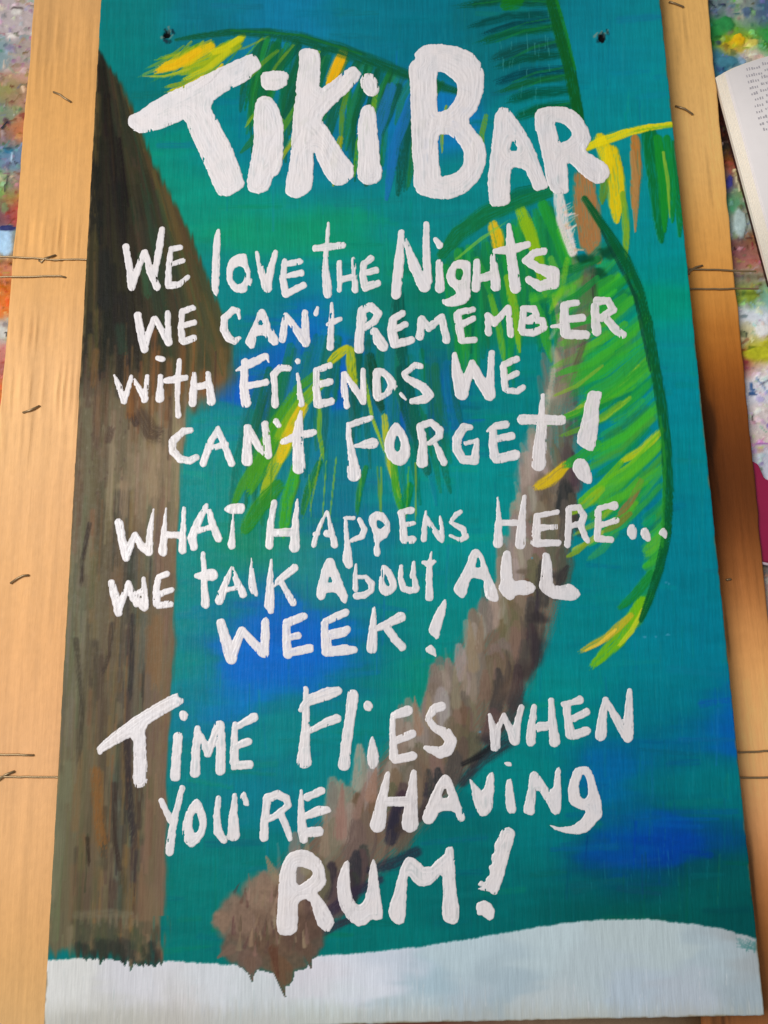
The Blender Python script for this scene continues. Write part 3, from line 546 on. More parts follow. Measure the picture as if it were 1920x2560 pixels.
for x, y, rx, ry, c in [(1160,1395,26,46,(48,44,48)),(1135,1450,30,36,(58,50,50)),(1165,1335,30,20,(44,40,44)),(1090,1490,44,40,(84,70,62)),(1195,1245,24,14,(52,48,50)),(1130,1235,22,10,(96,84,72)),(1110,1520,36,40,(62,56,56)),(1055,1600,34,20,(40,40,46))]:
    sign.blob(x * K, y * K, rx * K, ry * K, c, .75, .9, 0, TRUNK, .5)
for x, y, rx, ry, c in [(590,1985,115,82,(112,90,76)),(505,1985,48,56,(122,100,86)),(512,2045,44,40,(104,84,72)),(560,1925,44,46,(130,108,92)),(600,2060,76,52,(98,78,64)),(660,2020,52,52,(92,72,62)),(540,2076,32,28,(104,84,74)),(612,2096,28,34,(100,76,58)),(478,1990,24,26,(126,104,88))]:
    sign.blob(x * K, y * K, rx * K, ry * K, c, .93, .35, .0001, TRUNK, .35)
for pts, c, w_ in [([(600,2080),(616,2152)], (100,76,58), 40), ([(540,2080),(545,2118)], (108,86,74), 34), ([(660,2040),(672,2090)], (92,74,62), 30), ([(500,2050),(470,2068)], (110,90,78), 26),([(590,2050),(600,2110)], (92,62,48), 26)]:
    S([(*pts[0], w_), (*pts[1], 5)], c, .95, soft=.4, rid=TRUNK)
for i in range(60):
    x, y = 580 + U(-80, 95), 1985 + U(-60, 80); L_ = U(18, 44)
    S([(x, y, U(7, 15)), (x + U(-6, 12), y - L_, 2)], jig([(132, 108, 92), (92, 74, 62), (150, 126, 108), (84, 66, 58)][R.integers(4)], 8), .6, soft=.6, rid=TRUNK)
S([(1262, 388, 50), (1266, 450, 66), (1275, 520, 56), (1290, 560, 26)], (166, 110, 62), .95, br=.3, rid=TRUNK, h=.0002)
S([(1206, 420, 26), (1216, 480, 32), (1236, 545, 24)], (216, 204, 200), .95, br=.35, rid=TRUNK, h=.0003)
for i in range(22):
    y = U(440, 545); x = 1206 + (y - 430) * .26 + U(0, 16)
    S([(x, y + U(0, 10), U(4, 10)), (x + U(8, 26), y + U(-14, 8), 2)], jig([(222, 210, 204), (200, 168, 136), (206, 190, 178)][i % 3], 8), U(.4, .8), soft=.7, dry=.3, rid=TRUNK)
for x, y, rx, ry, c in [(1225,640,36,18,(150,130,110)),(1200,780,20,40,(176,168,130)),(1190,850,20,22,(190,176,160)),(1245,690,36,40,(110,100,80)),(1270,720,24,44,(92,80,64)),(1150,980,30,60,(160,146,140)),(1130,1030,26,40,(150,132,126))]:
    sign.blob(x * K, y * K, rx * K, ry * K, c, .55, .8, 0, TRUNK, .6)

# ---- long frond down the right
RB = FROND + 5
rp = np.array([(1262,430),(1310,500),(1350,560),(1378,630),(1398,700),(1412,780),(1426,860),(1438,950),(1444,1050),(1440,1150),(1424,1230),(1400,1300),(1384,1340)], float)
rt = np.r_[0, np.cumsum(np.hypot(*np.diff(rp, axis=0).T))]
for i in range(150):
    q = U(.1, .99); x = np.interp(q * rt[-1], rt, rp[:, 0]); y = np.interp(q * rt[-1], rt, rp[:, 1])
    m_ = 230 if q < .7 else 150 * (1.25 - q)
    L_ = U(.35, 1) * m_; dx, dy = -.82 + U(-.05, .05), .55 + U(-.1, .1) + q * .18
    sft = U(0, m_ - L_) ; x += dx * sft; y += dy * sft
    pal = [(26, 134, 62), (44, 154, 50), (16, 118, 66), (74, 168, 40), (14, 126, 96), (60, 150, 52)]
    leaf(x, y, x + dx * L_, y + dy * L_, U(10, 22), jig(pal[R.integers(6)]), U(.4, .8), .07, rid=RB, br=.55, soft=.6, dry=.2)
for x0, y0, x1, y1, w_, c in [(1380,790,1300,860,8,(168,176,36)),(1430,930,1330,1004,15,(172,186,26)),(1420,940,1290,1050,9,(110,176,36)),(1340,1000,1240,1090,14,(90,170,34)),(1222,1006,1148,1058,22,(206,176,26)),(1290,960,1212,1010,22,(40,146,56)),(1300,1056,1220,1115,16,(128,170,34)),(1386,1300,1268,1450,26,(110,172,16)),(1388,1318,1330,1402,10,(180,190,40)),(1362,1330,1245,1412,15,(176,160,40)),(1330,1360,1256,1410,8,(214,180,60)),(1405,1240,1330,1320,18,(20,124,50)),(1350,700,1240,760,15,(60,160,50)),(1320,760,1200,830,17,(50,150,50)),(1390,760,1250,860,16,(40,148,60)),(1280,860,1200,910,10,(150,170,40)),(1300,1150,1230,1190,10,(150,170,60)),(1270,1170,1220,1205,10,(120,150,40)),(1385,1040,1330,1120,14,(128,108,60)),(1360,1110,1300,1150,12,(110,120,50)),(1320,600,1230,640,14,(40,140,50)),(1290,560,1190,590,16,(20,110,54))]:
    leaf(x0, y0, x1, y1, w_, c, .92, .06, rid=RB, br=.45, h=.0002, dry=.15)
for x0, y0, x1, y1, w_, c in [(1395,690,1215,790,20,(44,160,48)),(1400,730,1190,850,22,(52,164,44)),(1405,780,1230,880,20,(40,150,52)),(1412,820,1250,930,18,(34,146,60)),(1420,880,1270,980,20,(60,166,40)),(1425,960,1280,1060,22,(84,172,34)),(1430,1010,1270,1100,18,(70,168,40)),(1380,640,1240,700,18,(46,156,50)),(1350,600,1215,660,18,(40,150,46)),(1310,720,1180,800,16,(84,164,44)),(1360,860,1240,930,11,(160,184,36)),(1330,1090,1230,1160,12,(150,170,40)),(1240,620,1200,700,14,(80,170,44)),(1225,560,1180,690,12,(110,176,40))]:
    leaf(x0, y0, x1, y1, w_, c, .72, .07, rid=RB, br=.5, soft=.6, dry=.25)
for x, y in [(1316, 545), (1262, 560), (1290, 590)]: sign.blob(x * K, y * K, 34, 20, (6, 60, 36), .8, .6, 0, RB)
S([(x, y, (16, 24, 30, 32, 28, 26, 26, 26, 26, 24, 22, 20, 12)[i]) for i, (x, y) in enumerate(rp)], (6, 82, 42), .95, br=.35, rid=RB, h=.0002)
S([(1300, 500, 8), (1372, 640, 10), (1404, 800, 8)], (10, 60, 46), .7, rid=RB); S([(1425, 900, 7), (1436, 1000, 9), (1430, 1180, 8)], (40, 140, 40), .6, rid=RB)

for pts, col_, al in [([(1272,590,40),(1268,650,50),(1256,700,54)], (98,92,76), .62), ([(1256,690,50),(1238,770,54),(1214,840,46)], (120,104,88), .68), ([(1212,838,40),(1192,900,40)], (142,126,108), .5), ([(1280,600,14),(1284,640,18)], (44,46,44), .6), ([(1262,740,14),(1240,800,16)], (84,72,62), .6), ([(1196,800,16),(1182,870,20),(1170,930,16)], (184,170,150), .6), ([(1158,960,24),(1136,1040,26)], (162,146,136), .5), ([(1210,690,10),(1190,730,12)], (186,178,150), .5)]:
    S(pts, col_, al, soft=.7, br=.6, rid=TRUNK)
for x0, y0, x1, y1, w_, c in [(1350,640,1180,720,13,(40,150,50)),(1370,720,1170,820,14,(56,160,46)),(1380,800,1150,930,13,(44,150,48)),(1300,790,1180,862,9,(120,160,50)),(1290,600,1200,660,12,(24,126,56)),(1340,870,1190,950,10,(90,150,44))]:
    leaf(x0, y0, x1, y1, w_, c, .8, .07, rid=RB, br=.5, dry=.25)

# ---- weathered post at the left
yl = np.array((0, 2212.)); xl = np.array((212, 88.))
pr = np.array([(112,216),(190,268),(330,322),(420,366),(510,412),(630,460),(740,500),(815,505),(845,486),(872,452),(898,410),(1000,390),(1400,374),(1700,360),(2000,354),(2075,350)], float)
outline = [(x * K, y * K) for y, x in pr] + [(400, 2098 * K), (330, 2096 * K), (250, 2080 * K), (170, 2068 * K), (104, 2060 * K)] + [(40, 2075 * K), (200, 112 * K)]
win = (slice(0, len(sign.ys)), slice(0, int(len(sign.xs) * .34)))
sd = poly_sd(sign.PX[win], sign.PY[win], outline) + 9 * (fbm(sign.PX[win] / 30, sign.PY[win] / 60, 31) - .5) + 10 * (noise(sign.PX[win] / 5, sign.PY[win] / 60, 33) - .5)
top = sign.PY[win] < 900
soft_ = np.exp(-((sign.PY[win] - 980) / 90) ** 2) * sstep(430, 480, sign.PX[win]); mask = 1 - sstep(-5 - 34 * soft_, 8 + 22 * soft_, sd + 30 * soft_ * (fbm(sign.PX[win] / 16, sign.PY[win] / 50, 39) - .5)); mask = np.where(sign.PY[win] > 2290, 1 - sstep(-26, 14, sd + 40 * (noise(sign.PX[win] / 7, sign.PY[win] / 40, 36) - .5)), mask)
C0, H0, ID0 = sign.C.copy(), sign.H.copy(), sign.ID.copy()
def post_pal(fx, y):
    if y < 780: return [(72,62,36),(60,52,30),(86,72,44)] if fx < .13 else [(26,25,20),(36,33,26),(20,21,19),(44,38,28)] if fx < .45 else [(52,50,36),(44,62,44),(66,58,40),(38,40,32)] if fx < .72 else [(80,74,44),(70,76,46),(94,74,42),(60,66,44)]
    if y < 910: return [(92,72,50),(80,64,46),(110,90,64)] if fx < .3 else [(130,84,44),(110,74,44),(64,50,40),(84,66,44),(120,90,50)]
    if y < 1120: return [(96,84,62),(84,66,50),(110,98,74)] if fx < .35 else [(140,122,98),(128,112,88),(148,128,100),(118,102,78)]
    return [(104,104,80),(118,112,92),(92,92,70)] if fx < .22 else [(98,86,66),(84,74,56),(118,92,62),(66,58,46),(90,84,62)] if fx < .52 else [(90,88,72),(122,90,54),(76,70,58),(56,50,46),(84,92,80)] if fx < .8 else [(110,92,74),(120,98,78),(104,84,66)]
fl = np.clip((sign.PX[win] - np.interp(sign.PY[win] * .864, yl, xl) / .864) / 330, 0, 1)[..., None]
upper = sstep(900, 1010, sign.PY[win])[..., None]
sign.C[win] = (np.array((34,32,24)) * (1 - fl) + np.array((68,66,42)) * fl) * (1 - upper) + (np.array((98,92,70)) * (1 - fl) + np.array((108,92,72)) * fl) * upper
for i in range(1150):
    y = U(90, 2075); x0 = np.interp(y, yl, xl); x1 = np.interp(y, pr[:, 0], pr[:, 1]); fx = U(-.05, 1.05)
    x = x0 + fx * (x1 - x0); L_ = U(50, 190); slope = (-.055 * (1 - fx) + (.36 if y < 780 else -.03) * fx)
    pal = post_pal(fx, y)
    wd = U(8, 34) if i < 800 else U(4, 10)
    S([(x, y - L_ / 2, wd), (x + slope * L_, y + L_ / 2, wd * .8)], jig(pal[R.integers(len(pal))], 7), U(.3, .7), soft=.8, br=.6, h=.00006)
def T(pts, w_, c, a=.74): sign.stroke([(x, y, w_ * 1.25) for x, y in pts], c, a, soft=.7, br=.5, dry=.3)
for pts, w_, c in [([(224,1310),(206,1400),(203,1480)],12,(44,34,30)),([(332,1540),(330,1660),(322,1775)],14,(38,35,36)),([(316,1850),(322,1960),(330,2060),(336,2140)],20,(44,38,42)),([(280,1560),(272,1640),(250,1700)],13,(56,46,40)),([(218,2095),(223,2170)],10,(46,36,28)),([(286,1960),(288,2110),(306,2210)],13,(54,42,36)),([(240,1930),(248,2060),(262,2150)],30,(130,86,42)),([(396,1550),(392,1640),(388,1740)],32,(124,94,64)),([(360,1540),(352,1700)],20,(84,88,78)),([(190,1600),(205,1760),(195,1930)],16,(60,54,42)),([(410,1900),(404,2080),(396,2300)],34,(112,92,76)),([(150,1950),(142,2100),(130,2260)],40,(106,106,82)),([(355,1040),(375,1080),(415,1092)],44,(70,54,44)),([(330,1040),(345,1070)],18,(56,42,38)),([(355,640),(365,700),(372,760)],22,(44,84,56)),([(300,820),(310,900)],28,(38,58,44)),([(230,420),(232,560)],44,(22,22,20)),([(262,640),(258,800)],40,(28,30,28)),([(390,1130),(380,1260)],44,(146,126,100)),([(240,880),(232,980)],20,(110,80,46)),([(330,960),(325,1060)],26,(130,84,40)),([(270,1100),(282,1060)],20,(76,58,48))]:
    T(pts, w_, c)
for i in range(110):
    x = U(190, 395); y = U(2300, 2410) + (x - 300) * .12; T([(x, y), (x + U(-6, 6), y + U(25, 60))], U(10, 26), jig((44, 50, 44) if y > 2345 else (74, 74, 58), 8), .52)
for i in range(26):
    x = U(200, 350); T([(x, 2288 + U(-6, 6)), (x + U(-2, 2), 2318 + U(-8, 10))], U(3, 8), jig((128, 120, 98), 10), .25)
T([(190, 2288), (270, 2282), (350, 2288)], 22, (112, 106, 86), .5)
for i in range(40):
    x, y = U(195, 320), U(960, 1240); sign.blob(x, y, U(2, 5), U(4, 10), (70, 52, 46) if i % 2 else (130, 120, 100), .35, .7)
C1 = sign.C[win].copy(); H1 = sign.H[win].copy(); sign.C, sign.H, sign.ID = C0, H0, ID0
sign.C[win] = sign.C[win] * (1 - mask[..., None]) + C1 * mask[..., None]
sign.H[win] = sign.H[win] * (1 - mask) + H1 * mask
sign.ID[win] = np.where(mask > .5, POST, sign.ID[win])

# ---- sand along the foot
so = [(x * K, y * K) for x, y in [(60,2076),(100,2076),(180,2071),(250,2073),(300,2078),(350,2075),(420,2080),(560,2088),(630,2078),(690,2066),(800,2058),(900,2047),(1000,2031),(1080,2018),(1150,2005),(1220,1995),(1290,1988),(1400,1986),(1500,1997),(1560,2006),(1590,2016),(1640,2030),(1720,2040),(1720,2400),(40,2400)]]
win = (slice(0, int(len(sign.ys) * .30)), slice(0, len(sign.xs)))
X_, Y_ = sign.PX[win], sign.PY[win]
m = (1 - sstep(-1.5, 3.5, poly_sd(X_, Y_, so) + 3.2 * (noise(X_ / 4, Y_ / 60, 41) - .5) + 5 * (fbm(X_ / 30, Y_ / 30, 42) - .5)))
keep = (sign.ID[win] == TRUNK) | ((sign.ID[win] == POST) & (Y_ < 2412 + 50 * (noise(X_ / 7, Y_ / 50, 43) - .5) + (X_ - 300) * .10) & (X_ > 200))
m = np.where(keep, 0, m)
tmp = Surface(sign.xs, sign.ys[win[0]], SIGN_TOP)
tmp.field([(130,2120,212,208,204),(300,2110,206,202,206),(250,2190,198,194,190),(450,2140,204,204,208),(560,2170,196,198,200),(760,2100,206,206,214),(700,2170,194,200,200),(920,2125,158,178,188),(1000,2080,176,190,196),(900,2190,182,190,194),(1150,2050,176,188,192),(1250,2120,170,180,184),(1200,2180,176,182,184),(1400,2040,170,180,182),(1380,2130,166,176,186),(1550,2080,160,172,178),(1500,2150,166,172,180),(1600,2160,150,160,166),(1620,2060,150,154,156),(980,2150,166,176,184),(380,2170,198,192,190),(840,2075,192,196,206),(1080,2110,158,172,180),(660,2110,206,200,206)], 34, K, 34)
g = noise(X_ / 2.6, Y_ / 55, 44) * .6 + noise(X_ / 6, Y_ / 110, 45) * .4
tmp.C *= (1 + .07 * (g[..., None] - .5)) * np.array((.975, 1.0, 1.015))
low = sstep(2490, 2553, Y_ + 30 * (noise(X_ / 5, Y_ / 40, 46) - .5))
tmp.C[:] = tmp.C * (1 - .38 * low[..., None]) + np.array((158, 156, 142)) * .38 * low[..., None]
for i in range(150):
    x, y = U(100, 1900), U(2420, 2550); tmp.stroke([(x, y, U(2, 5)), (x + U(-5, 5), y + U(30, 80), 2)], jig((214, 216, 218) if i % 2 else (156, 172, 182), 8), U(.1, .28), soft=.8)
sign.C[win] = sign.C[win] * (1 - m[..., None]) + tmp.C * m[..., None]
sign.H[win] = sign.H[win] * (1 - m) + (.00016 + .00007 * g) * m
sign.ID[win] = np.where(m > .5, SAND, sign.ID[win])
for i in range(20): S([(1600 + U(-20, 40), 2030 + U(-6, 16), 5), (1620 + U(-10, 40), 2042 + U(-6, 16), 3)], (70, 120, 120), .4)

# ---- two screw holes with torn paint round them, a few specks
holes = []
for hx, hy in ((418, 86), (1505, 96)):
    holes.append((hx, hy))
    for i in range(13):
        a_ = U(0, 6.28); r0 = U(0, 20); x, y = hx + math.cos(a_) * r0, hy + math.sin(a_) * r0
        sign.stroke([(x, y, U(8, 15)), (x + U(-9, 9), y + U(-12, 9), 6)], jig((12, 44, 50), 8) if i % 4 else (130, 136, 124), .7, soft=.8, br=.6)
    sign.blob(hx, hy, 11, 12, (8, 10, 12), 1, .4)
    q = np.hypot(sign.PX - hx, sign.PY - hy); sign.H -= .0008 * (1 - sstep(5, 10, q)); sign.H += .0003 * np.exp(-((q - 14) / 5) ** 2)
for x, y in [(1665,1456),(1672,1460),(1612,1592),(1640,1592),(1670,1587),(1330,1395),(1200,1830),(860,1400)]:
    sign.blob(x, y, U(3, 6), U(2, 4), (70, 140, 170), .6, .5)
ed = np.minimum.reduce([sign.X - SX0, SX1 - sign.X, sign.Y - SY0, SY1 - sign.Y])
chip = (1 - sstep(.0004, .0016, ed + .0012 * (fbm(sign.X * 260, sign.Y * 260, 55) - .5))) * sstep(.44, .62, fbm(sign.X * 90, sign.Y * 90, 57))
sign.C[:] = sign.C * (1 - .75 * chip[..., None]) + np.array((128, 108, 74)) * .75 * chip[..., None]; sign.H -= .0002 * chip
sign.LIN = sign.linear()
# ------------------------------------------------------------------ build the sign
root = empty('painted_sign', ((SX0 + SX1) / 2, (SY0 + SY1) / 2, 0.0066))
tag(root, 'hand painted turquoise wooden tiki bar sign with white brush lettering and a leaning palm tree', 'sign')
def box(x0, x1, y0, y1, z0, z1, bev=0.0):
    import bmesh
    bm = bmesh.new(); r = bmesh.ops.create_cube(bm, size=1)
    for v in bm.verts: v.co = ((x0 if v.co.x < 0 else x1), (y0 if v.co.y < 0 else y1), (z0 if v.co.z < 0 else z1))
    if bev: bmesh.ops.bevel(bm, geom=bm.edges[:], offset=bev, segments=2, affect='EDGES')
    return bm
def bm_obj(name, bm, mat, parent=None, smooth=False):
    me = bpy.data.meshes.new(name); bm.to_mesh(me); bm.free(); me.materials.append(mat)
    if smooth:
        for q in me.polygons: q.use_smooth = True
    return link(name, me, parent)
bm_obj('board', box(SX0 + .0002, SX1 - .0002, SY0 + .0002, SY1 - .0002, 0.0066, SIGN_TOP - .0012), MAT_EDGE, root)
Z = sign.z + sign.H                                           # the paint wraps over the arris
e = np.minimum.reduce([sign.X - SX0, SX1 - sign.X, sign.Y - SY0, SY1 - sign.Y])
wob = .0006 * (fbm(sign.X * 300, sign.Y * 300, 51) - .3)
Z = Z - .0011 * np.clip(1 - (e - np.maximum(wob, 0)) / .0008, 0, 1) ** 2
Z[[0, -1], :] = sign.z - .0016; Z[:, [0, -1]] = sign.z - .0016
for sl, k_ in ((np.s_[:, 0], 1), (np.s_[:, -1], -1)): sign.X[sl] += k_ * .0004 * fbm(sign.Y[sl] * 90, sign.Y[sl] * 7, 52)
ids = sign.ID; best = np.full(ids.shape, -1.0); lab = np.zeros_like(ids)
for k in range(FROND + 6):                                     # settle stray specks to their surroundings
    c = np.cumsum(np.cumsum(np.pad((ids == k).astype(float), ((5, 3), (5, 3)), mode="edge"), 0), 1)
    c = c[8:, 8:] - c[:-8, 8:] - c[8:, :-8] + c[:-8, :-8]
    c = c[:ids.shape[0], :ids.shape[1]]
    u = c > best; best = np.where(u, c, best); lab = np.where(u, k, lab)
lab = lab[:-1, :-1].ravel()
for k, nm in enumerate(['painted_water', 'painted_post', 'painted_sand', 'painted_palm_trunk'] + ['painted_palm_frond'] * 6):
    sign.build(nm, MAT_PAINT, lab == k, root, Z)

LC = 0.00031
HD = sign.H.copy()                                             # highest paint close by, so that a letter always lies on top
for a_ in (-1, 0, 1):
    for b_ in (-1, 0, 1): HD = np.maximum(HD, np.roll(np.roll(sign.H, a_, 0), b_, 1))
def glyph(ox, oy, mag, thick, items):
    pts = []
    for kind, a in items:
        if kind == 's':
            for x, y, w_ in a: pts += [(x - w_ / 2, y - w_ / 2), (x + w_ / 2, y + w_ / 2)]
        elif kind == 'p': pts += [q[:2] for q in a]
    pts = np.array(pts) / mag + (ox, oy); b0, b1 = pts.min(0) - 5, pts.max(0) + 5
    cs = np.array([at(x, y)[:2] for x in (b0[0], b1[0]) for y in (b0[1], b1[1])])
    xs = np.arange(cs[:, 0].min(), cs[:, 0].max(), LC); ys = np.arange(cs[:, 1].min(), cs[:, 1].max(), LC)
    X, Y = np.meshgrid(xs, ys); PX, PY = trace(X, Y, SIGN_TOP)
    f = np.full(X.shape, 1e3); sd = RNG.integers(0, 200); streak = None
    for kind, a in items:                                     # outlines first: their bristle marks run along the edge
        if kind == 'p': f = np.minimum(f, poly_sd(PX, PY, round_off(np.array(a) / mag + (ox, oy), 1)))
        elif kind == 's':
            if streak is None: streak = noise(PX / 3, PY / 30, sd)
            q = [(x / mag + ox, y / mag + oy, w_ / mag / 2) for x, y, w_ in a]
            for (x0, y0, r0), (x1, y1, r1) in zip(q[:-1], q[1:]):
                dx, dy = x1 - x0, y1 - y0; l = max(math.hypot(dx, dy), 1e-6)
                t = np.clip(((X * 0 + PX - x0) * dx + (PY - y0) * dy) / l ** 2, 0, 1)
                across = ((PX - x0) * dy - (PY - y0) * dx) / l
                d_ = np.hypot(PX - x0 - t * dx, PY - y0 - t * dy) - (r0 + (r1 - r0) * t)
                u = d_ < f
                streak = np.where(u & (d_ < 0), .25 * streak + .75 * noise(across / 2.4 + sd, t * l / 30, sd + 2), streak)
                f = np.minimum(f, d_)
    for kind, a in items:
        if kind == 'h': f = np.maximum(f, -poly_sd(PX, PY, round_off(np.array(a) / mag + (ox, oy), 1)))
    if streak is None: streak = .62 * noise(f / 2.6 + 1.6 * fbm(PX / 30, PY / 30, sd + 1, 2), (PX + PY * 1.3) / 60, sd) + .38 * noise(PX / 2.6, PY / 36, sd + 3)
    amp = 1.2 + .3 * thick
    f = f + amp * (fbm(PX / 9, PY / 9, sd + 4, 2) - .5) * 1.7 + .9 * (noise(PX / 3.2, PY / 26, sd + 5) - .5)
    dryness = sstep(.80, .93, noise(PX / 2.1, PY / 26, sd + 7) * .65 + .35 * fbm(PX / 40, PY / 40, sd + 8, 2) + .14)
    f = np.where((f > -6) & (dryness > .9), np.maximum(f, .4), f)
    ins = f < 0
    cell = ins[:-1, :-1] | ins[:-1, 1:] | ins[1:, :-1] | ins[1:, 1:]
    gy, gx = np.gradient(f); g2 = gx * gx + gy * gy + 1e-6
    mx, my = np.where(ins, 0, -f * gx / g2), np.where(ins, 0, -f * gy / g2)
    ln = np.maximum(np.hypot(mx, my), 1e-9); k = np.minimum(ln, 1.15) / ln
    VX, VY = X + mx * k * LC, Y + my * k * LC
    i_ = np.clip(np.searchsorted(sign.xs, X), 0, len(sign.xs) - 1); j_ = np.clip(np.searchsorted(sign.ys, Y), 0, len(sign.ys) - 1)
    base = HD[j_, i_]; d_ = np.maximum(-f, 0)
    tk = .000062 * thick
    body = tk * (1 - np.exp(-d_ / 1.6)) * (1 + .28 * np.exp(-((d_ - 2.6) / 2.0) ** 2) + 1.5 * (streak - .5) + .5 * (fbm(PX / 7, PY / 7, sd + 13, 2) - .5))
    VZ = SIGN_TOP + np.maximum(base, -.0002) + np.where(ins, .00007 + body, -.00002)
    under = sign.LIN[j_, i_]
    thin = sstep(.60, .92, streak) * (.42 - .08 * thick) + 0.07 * sstep(.55, .8, fbm(PX / 26, PY / 26, sd + 9, 2)) + .12 * np.exp(-d_ / .8)
    warm = fbm(PX / 30, PY / 30, sd + 11, 2)[..., None]
    white = np.array((.84, .785, .79)) * (1 - warm) + np.array((.80, .775, .81)) * warm
    white = white * (1 + .08 * (streak[..., None] - .5))
    col = np.clip(white, 0, .90) * (1 - thin[..., None]) + under * thin[..., None]
    idx = np.arange(X.size).reshape(X.shape)
    Q = np.stack([idx[:-1, :-1], idx[:-1, 1:], idx[1:, 1:], idx[1:, :-1]], -1)[cell]
    if len(Q) == 0: return
    used = np.unique(Q); rm = np.zeros(X.size, np.int32); rm[used] = np.arange(len(used))
    V = np.stack([VX.ravel()[used], VY.ravel()[used], VZ.ravel()[used]], -1)
    mesh_np('letter', V, rm[Q], MAT_LETTER, col.reshape(-1, 3)[used], root)
for ox, oy, mag, thick, glyphs in LINES:
    for items in glyphs: glyph(ox, oy, mag, thick, items)

# ------------------------------------------------------------------ the wire-bound crate panel it lies on
crate = empty('crate_panel', (0, 0, 0.001))
tag(crate, 'flat crate panel of tan veneer slats bound with thin wire under the sign', 'crate panel')
SLAT_TOP = 0.0052
def line_x(a, b):
    A, B = at(*a, SLAT_TOP), at(*b, SLAT_TOP)
    return lambda y: A[0] + (B[0] - A[0]) * (y - A[1]) / (B[1] - A[1])
def slat(edge0, edge1, blobs, rip, seed, label=None):
    y0, y1 = at(960, 2760, SLAT_TOP)[1], at(960, -200, SLAT_TOP)[1]
    ys = np.arange(y0, y1, .0008); n = 96
    sf = Surface(np.linspace(0, 1, n), ys, SLAT_TOP)
    e0, e1 = edge0(sf.Y), edge1(sf.Y)
    t = sf.X.copy(); wob = .0006 * (fbm(sf.Y * 60, sf.X * 0 + 1, seed, 3) - .5) * 2
    sf.X = e0 + wob + (e1 - e0) * t
    sf.PX, sf.PY = trace(sf.X, sf.Y, SLAT_TOP)
    sf.field(blobs, 120, 1, 16)
    g = fbm(sf.X * 900, sf.Y * 22, seed + 2); g2 = fbm(sf.X * 260, sf.Y * 9, seed + 4)
    sf.C *= (1 + .07 * (g[..., None] - .5) + .07 * (g2[..., None] - .5) + .05 * (fbm(sf.X * 500, sf.Y * 400, seed + 5)[..., None] - .5))
    rr = rip(sf.PX, sf.PY)
    wav = noise(sf.X * 640 + 2.2 * fbm(sf.X * 40, sf.Y * 20, seed + 8), sf.Y * 34, seed + 6)
    sf.H = .0004 * (fbm(sf.X * 30, sf.Y * 6, seed + 7) - .5) + .00010 * (g - .5) + .0015 * rr * (wav - .5)
    sf.C *= (1 + .16 * rr[..., None] * (wav[..., None] - .5))
    st = sstep(.62, .8, fbm(sf.X * 170, sf.Y * 14, seed + 12))[..., None] * (.34 * sstep(175, 120, sf.C[..., 1:2]) if seed == 80 else .03); sf.C *= 1 - st
    e = np.minimum(t, 1 - t) * (e1 - e0)
    Zs = sf.z + sf.H - .0007 * np.clip(1 - e / .0012, 0, 1) ** 2
    Zs[:, [0, -1]] = .0012
    sf.C[..., 2] += 5 if seed == 80 else 12; sf.C[..., 1] += 2 if seed == 80 else 5
    if seed == 80: sf.C *= (1 - .20 * np.exp(-((sf.PY - 1210) / 190) ** 2))[..., None]
    sf.LIN = sf.linear()
    o = sf.build('slat', MAT_SLAT, None, crate, Zs)
    if label: tag(o, label)
left_in = at(250, 0)[0] + .03
slat(line_x((84, 0), (0, 985)), lambda y: y * 0 + SX0 + .022,
     [(150,60,206,152,88),(180,250,222,160,84),(120,450,224,164,92),(110,560,226,168,96),(150,650,224,162,88),(90,720,222,162,92),(150,800,226,172,112),(80,900,232,176,112),(150,1000,236,180,124),(40,1050,234,180,112),(100,1200,230,174,114),(50,1400,228,170,106),(120,1600,228,168,106),(40,1750,228,168,106),(100,1900,230,172,116),(60,2050,230,172,108),(90,2200,224,168,108),(40,2350,218,160,92),(90,2500,206,160,100),(200,1280,230,172,112)],
     lambda X, Y: np.exp(-((Y - 610) / 62) ** 2) * sstep(225, 170, X) + .8 * np.exp(-((Y - 830) / 50) ** 2) * sstep(160, 90, X) + .75 * np.exp(-((Y - 1020) / 130) ** 2) + .5 * np.exp(-((Y - 120) / 110) ** 2), 60)
slat(lambda y: y * 0 + SX1 - .022, line_x((1772, 0), (1880, 1105)),
     [(1700,60,206,158,88),(1740,200,208,160,90),(1700,350,212,166,100),(1770,450,212,164,96),(1740,560,214,160,88),(1740,640,210,160,86),(1700,650,206,156,80),(1790,655,208,158,84),(1720,700,196,124,48),(1780,700,190,110,38),(1760,800,164,98,32),(1800,880,150,86,20),(1760,950,158,92,26),(1830,960,128,62,16),(1755,1060,80,44,16),(1790,1050,130,64,20),(1840,1080,122,62,16),(1800,1180,110,54,14),(1780,1200,80,40,16),(1800,1300,96,50,20),(1850,1200,128,64,18),(1830,1300,126,62,18),(1880,1300,108,52,14),(1850,1380,112,56,14),(1880,1420,160,94,44),(1850,1480,178,112,60),(1900,1500,196,140,84),(1880,1580,208,148,84),(1900,1680,212,158,92),(1880,1800,214,160,100),(1910,1950,214,156,96),(1900,2100,206,146,96),(1915,2250,176,108,54),(1915,2350,140,84,36),(1915,2500,120,74,40)],  # brown stain; darkest spots along the sign's edge paint in its contact shadow
     lambda X, Y: .25 * np.exp(-((Y - 1480) / 140) ** 2), 80, 'veneer slat stained dark brown along its middle stretch, with shadow painted in beside the sign')
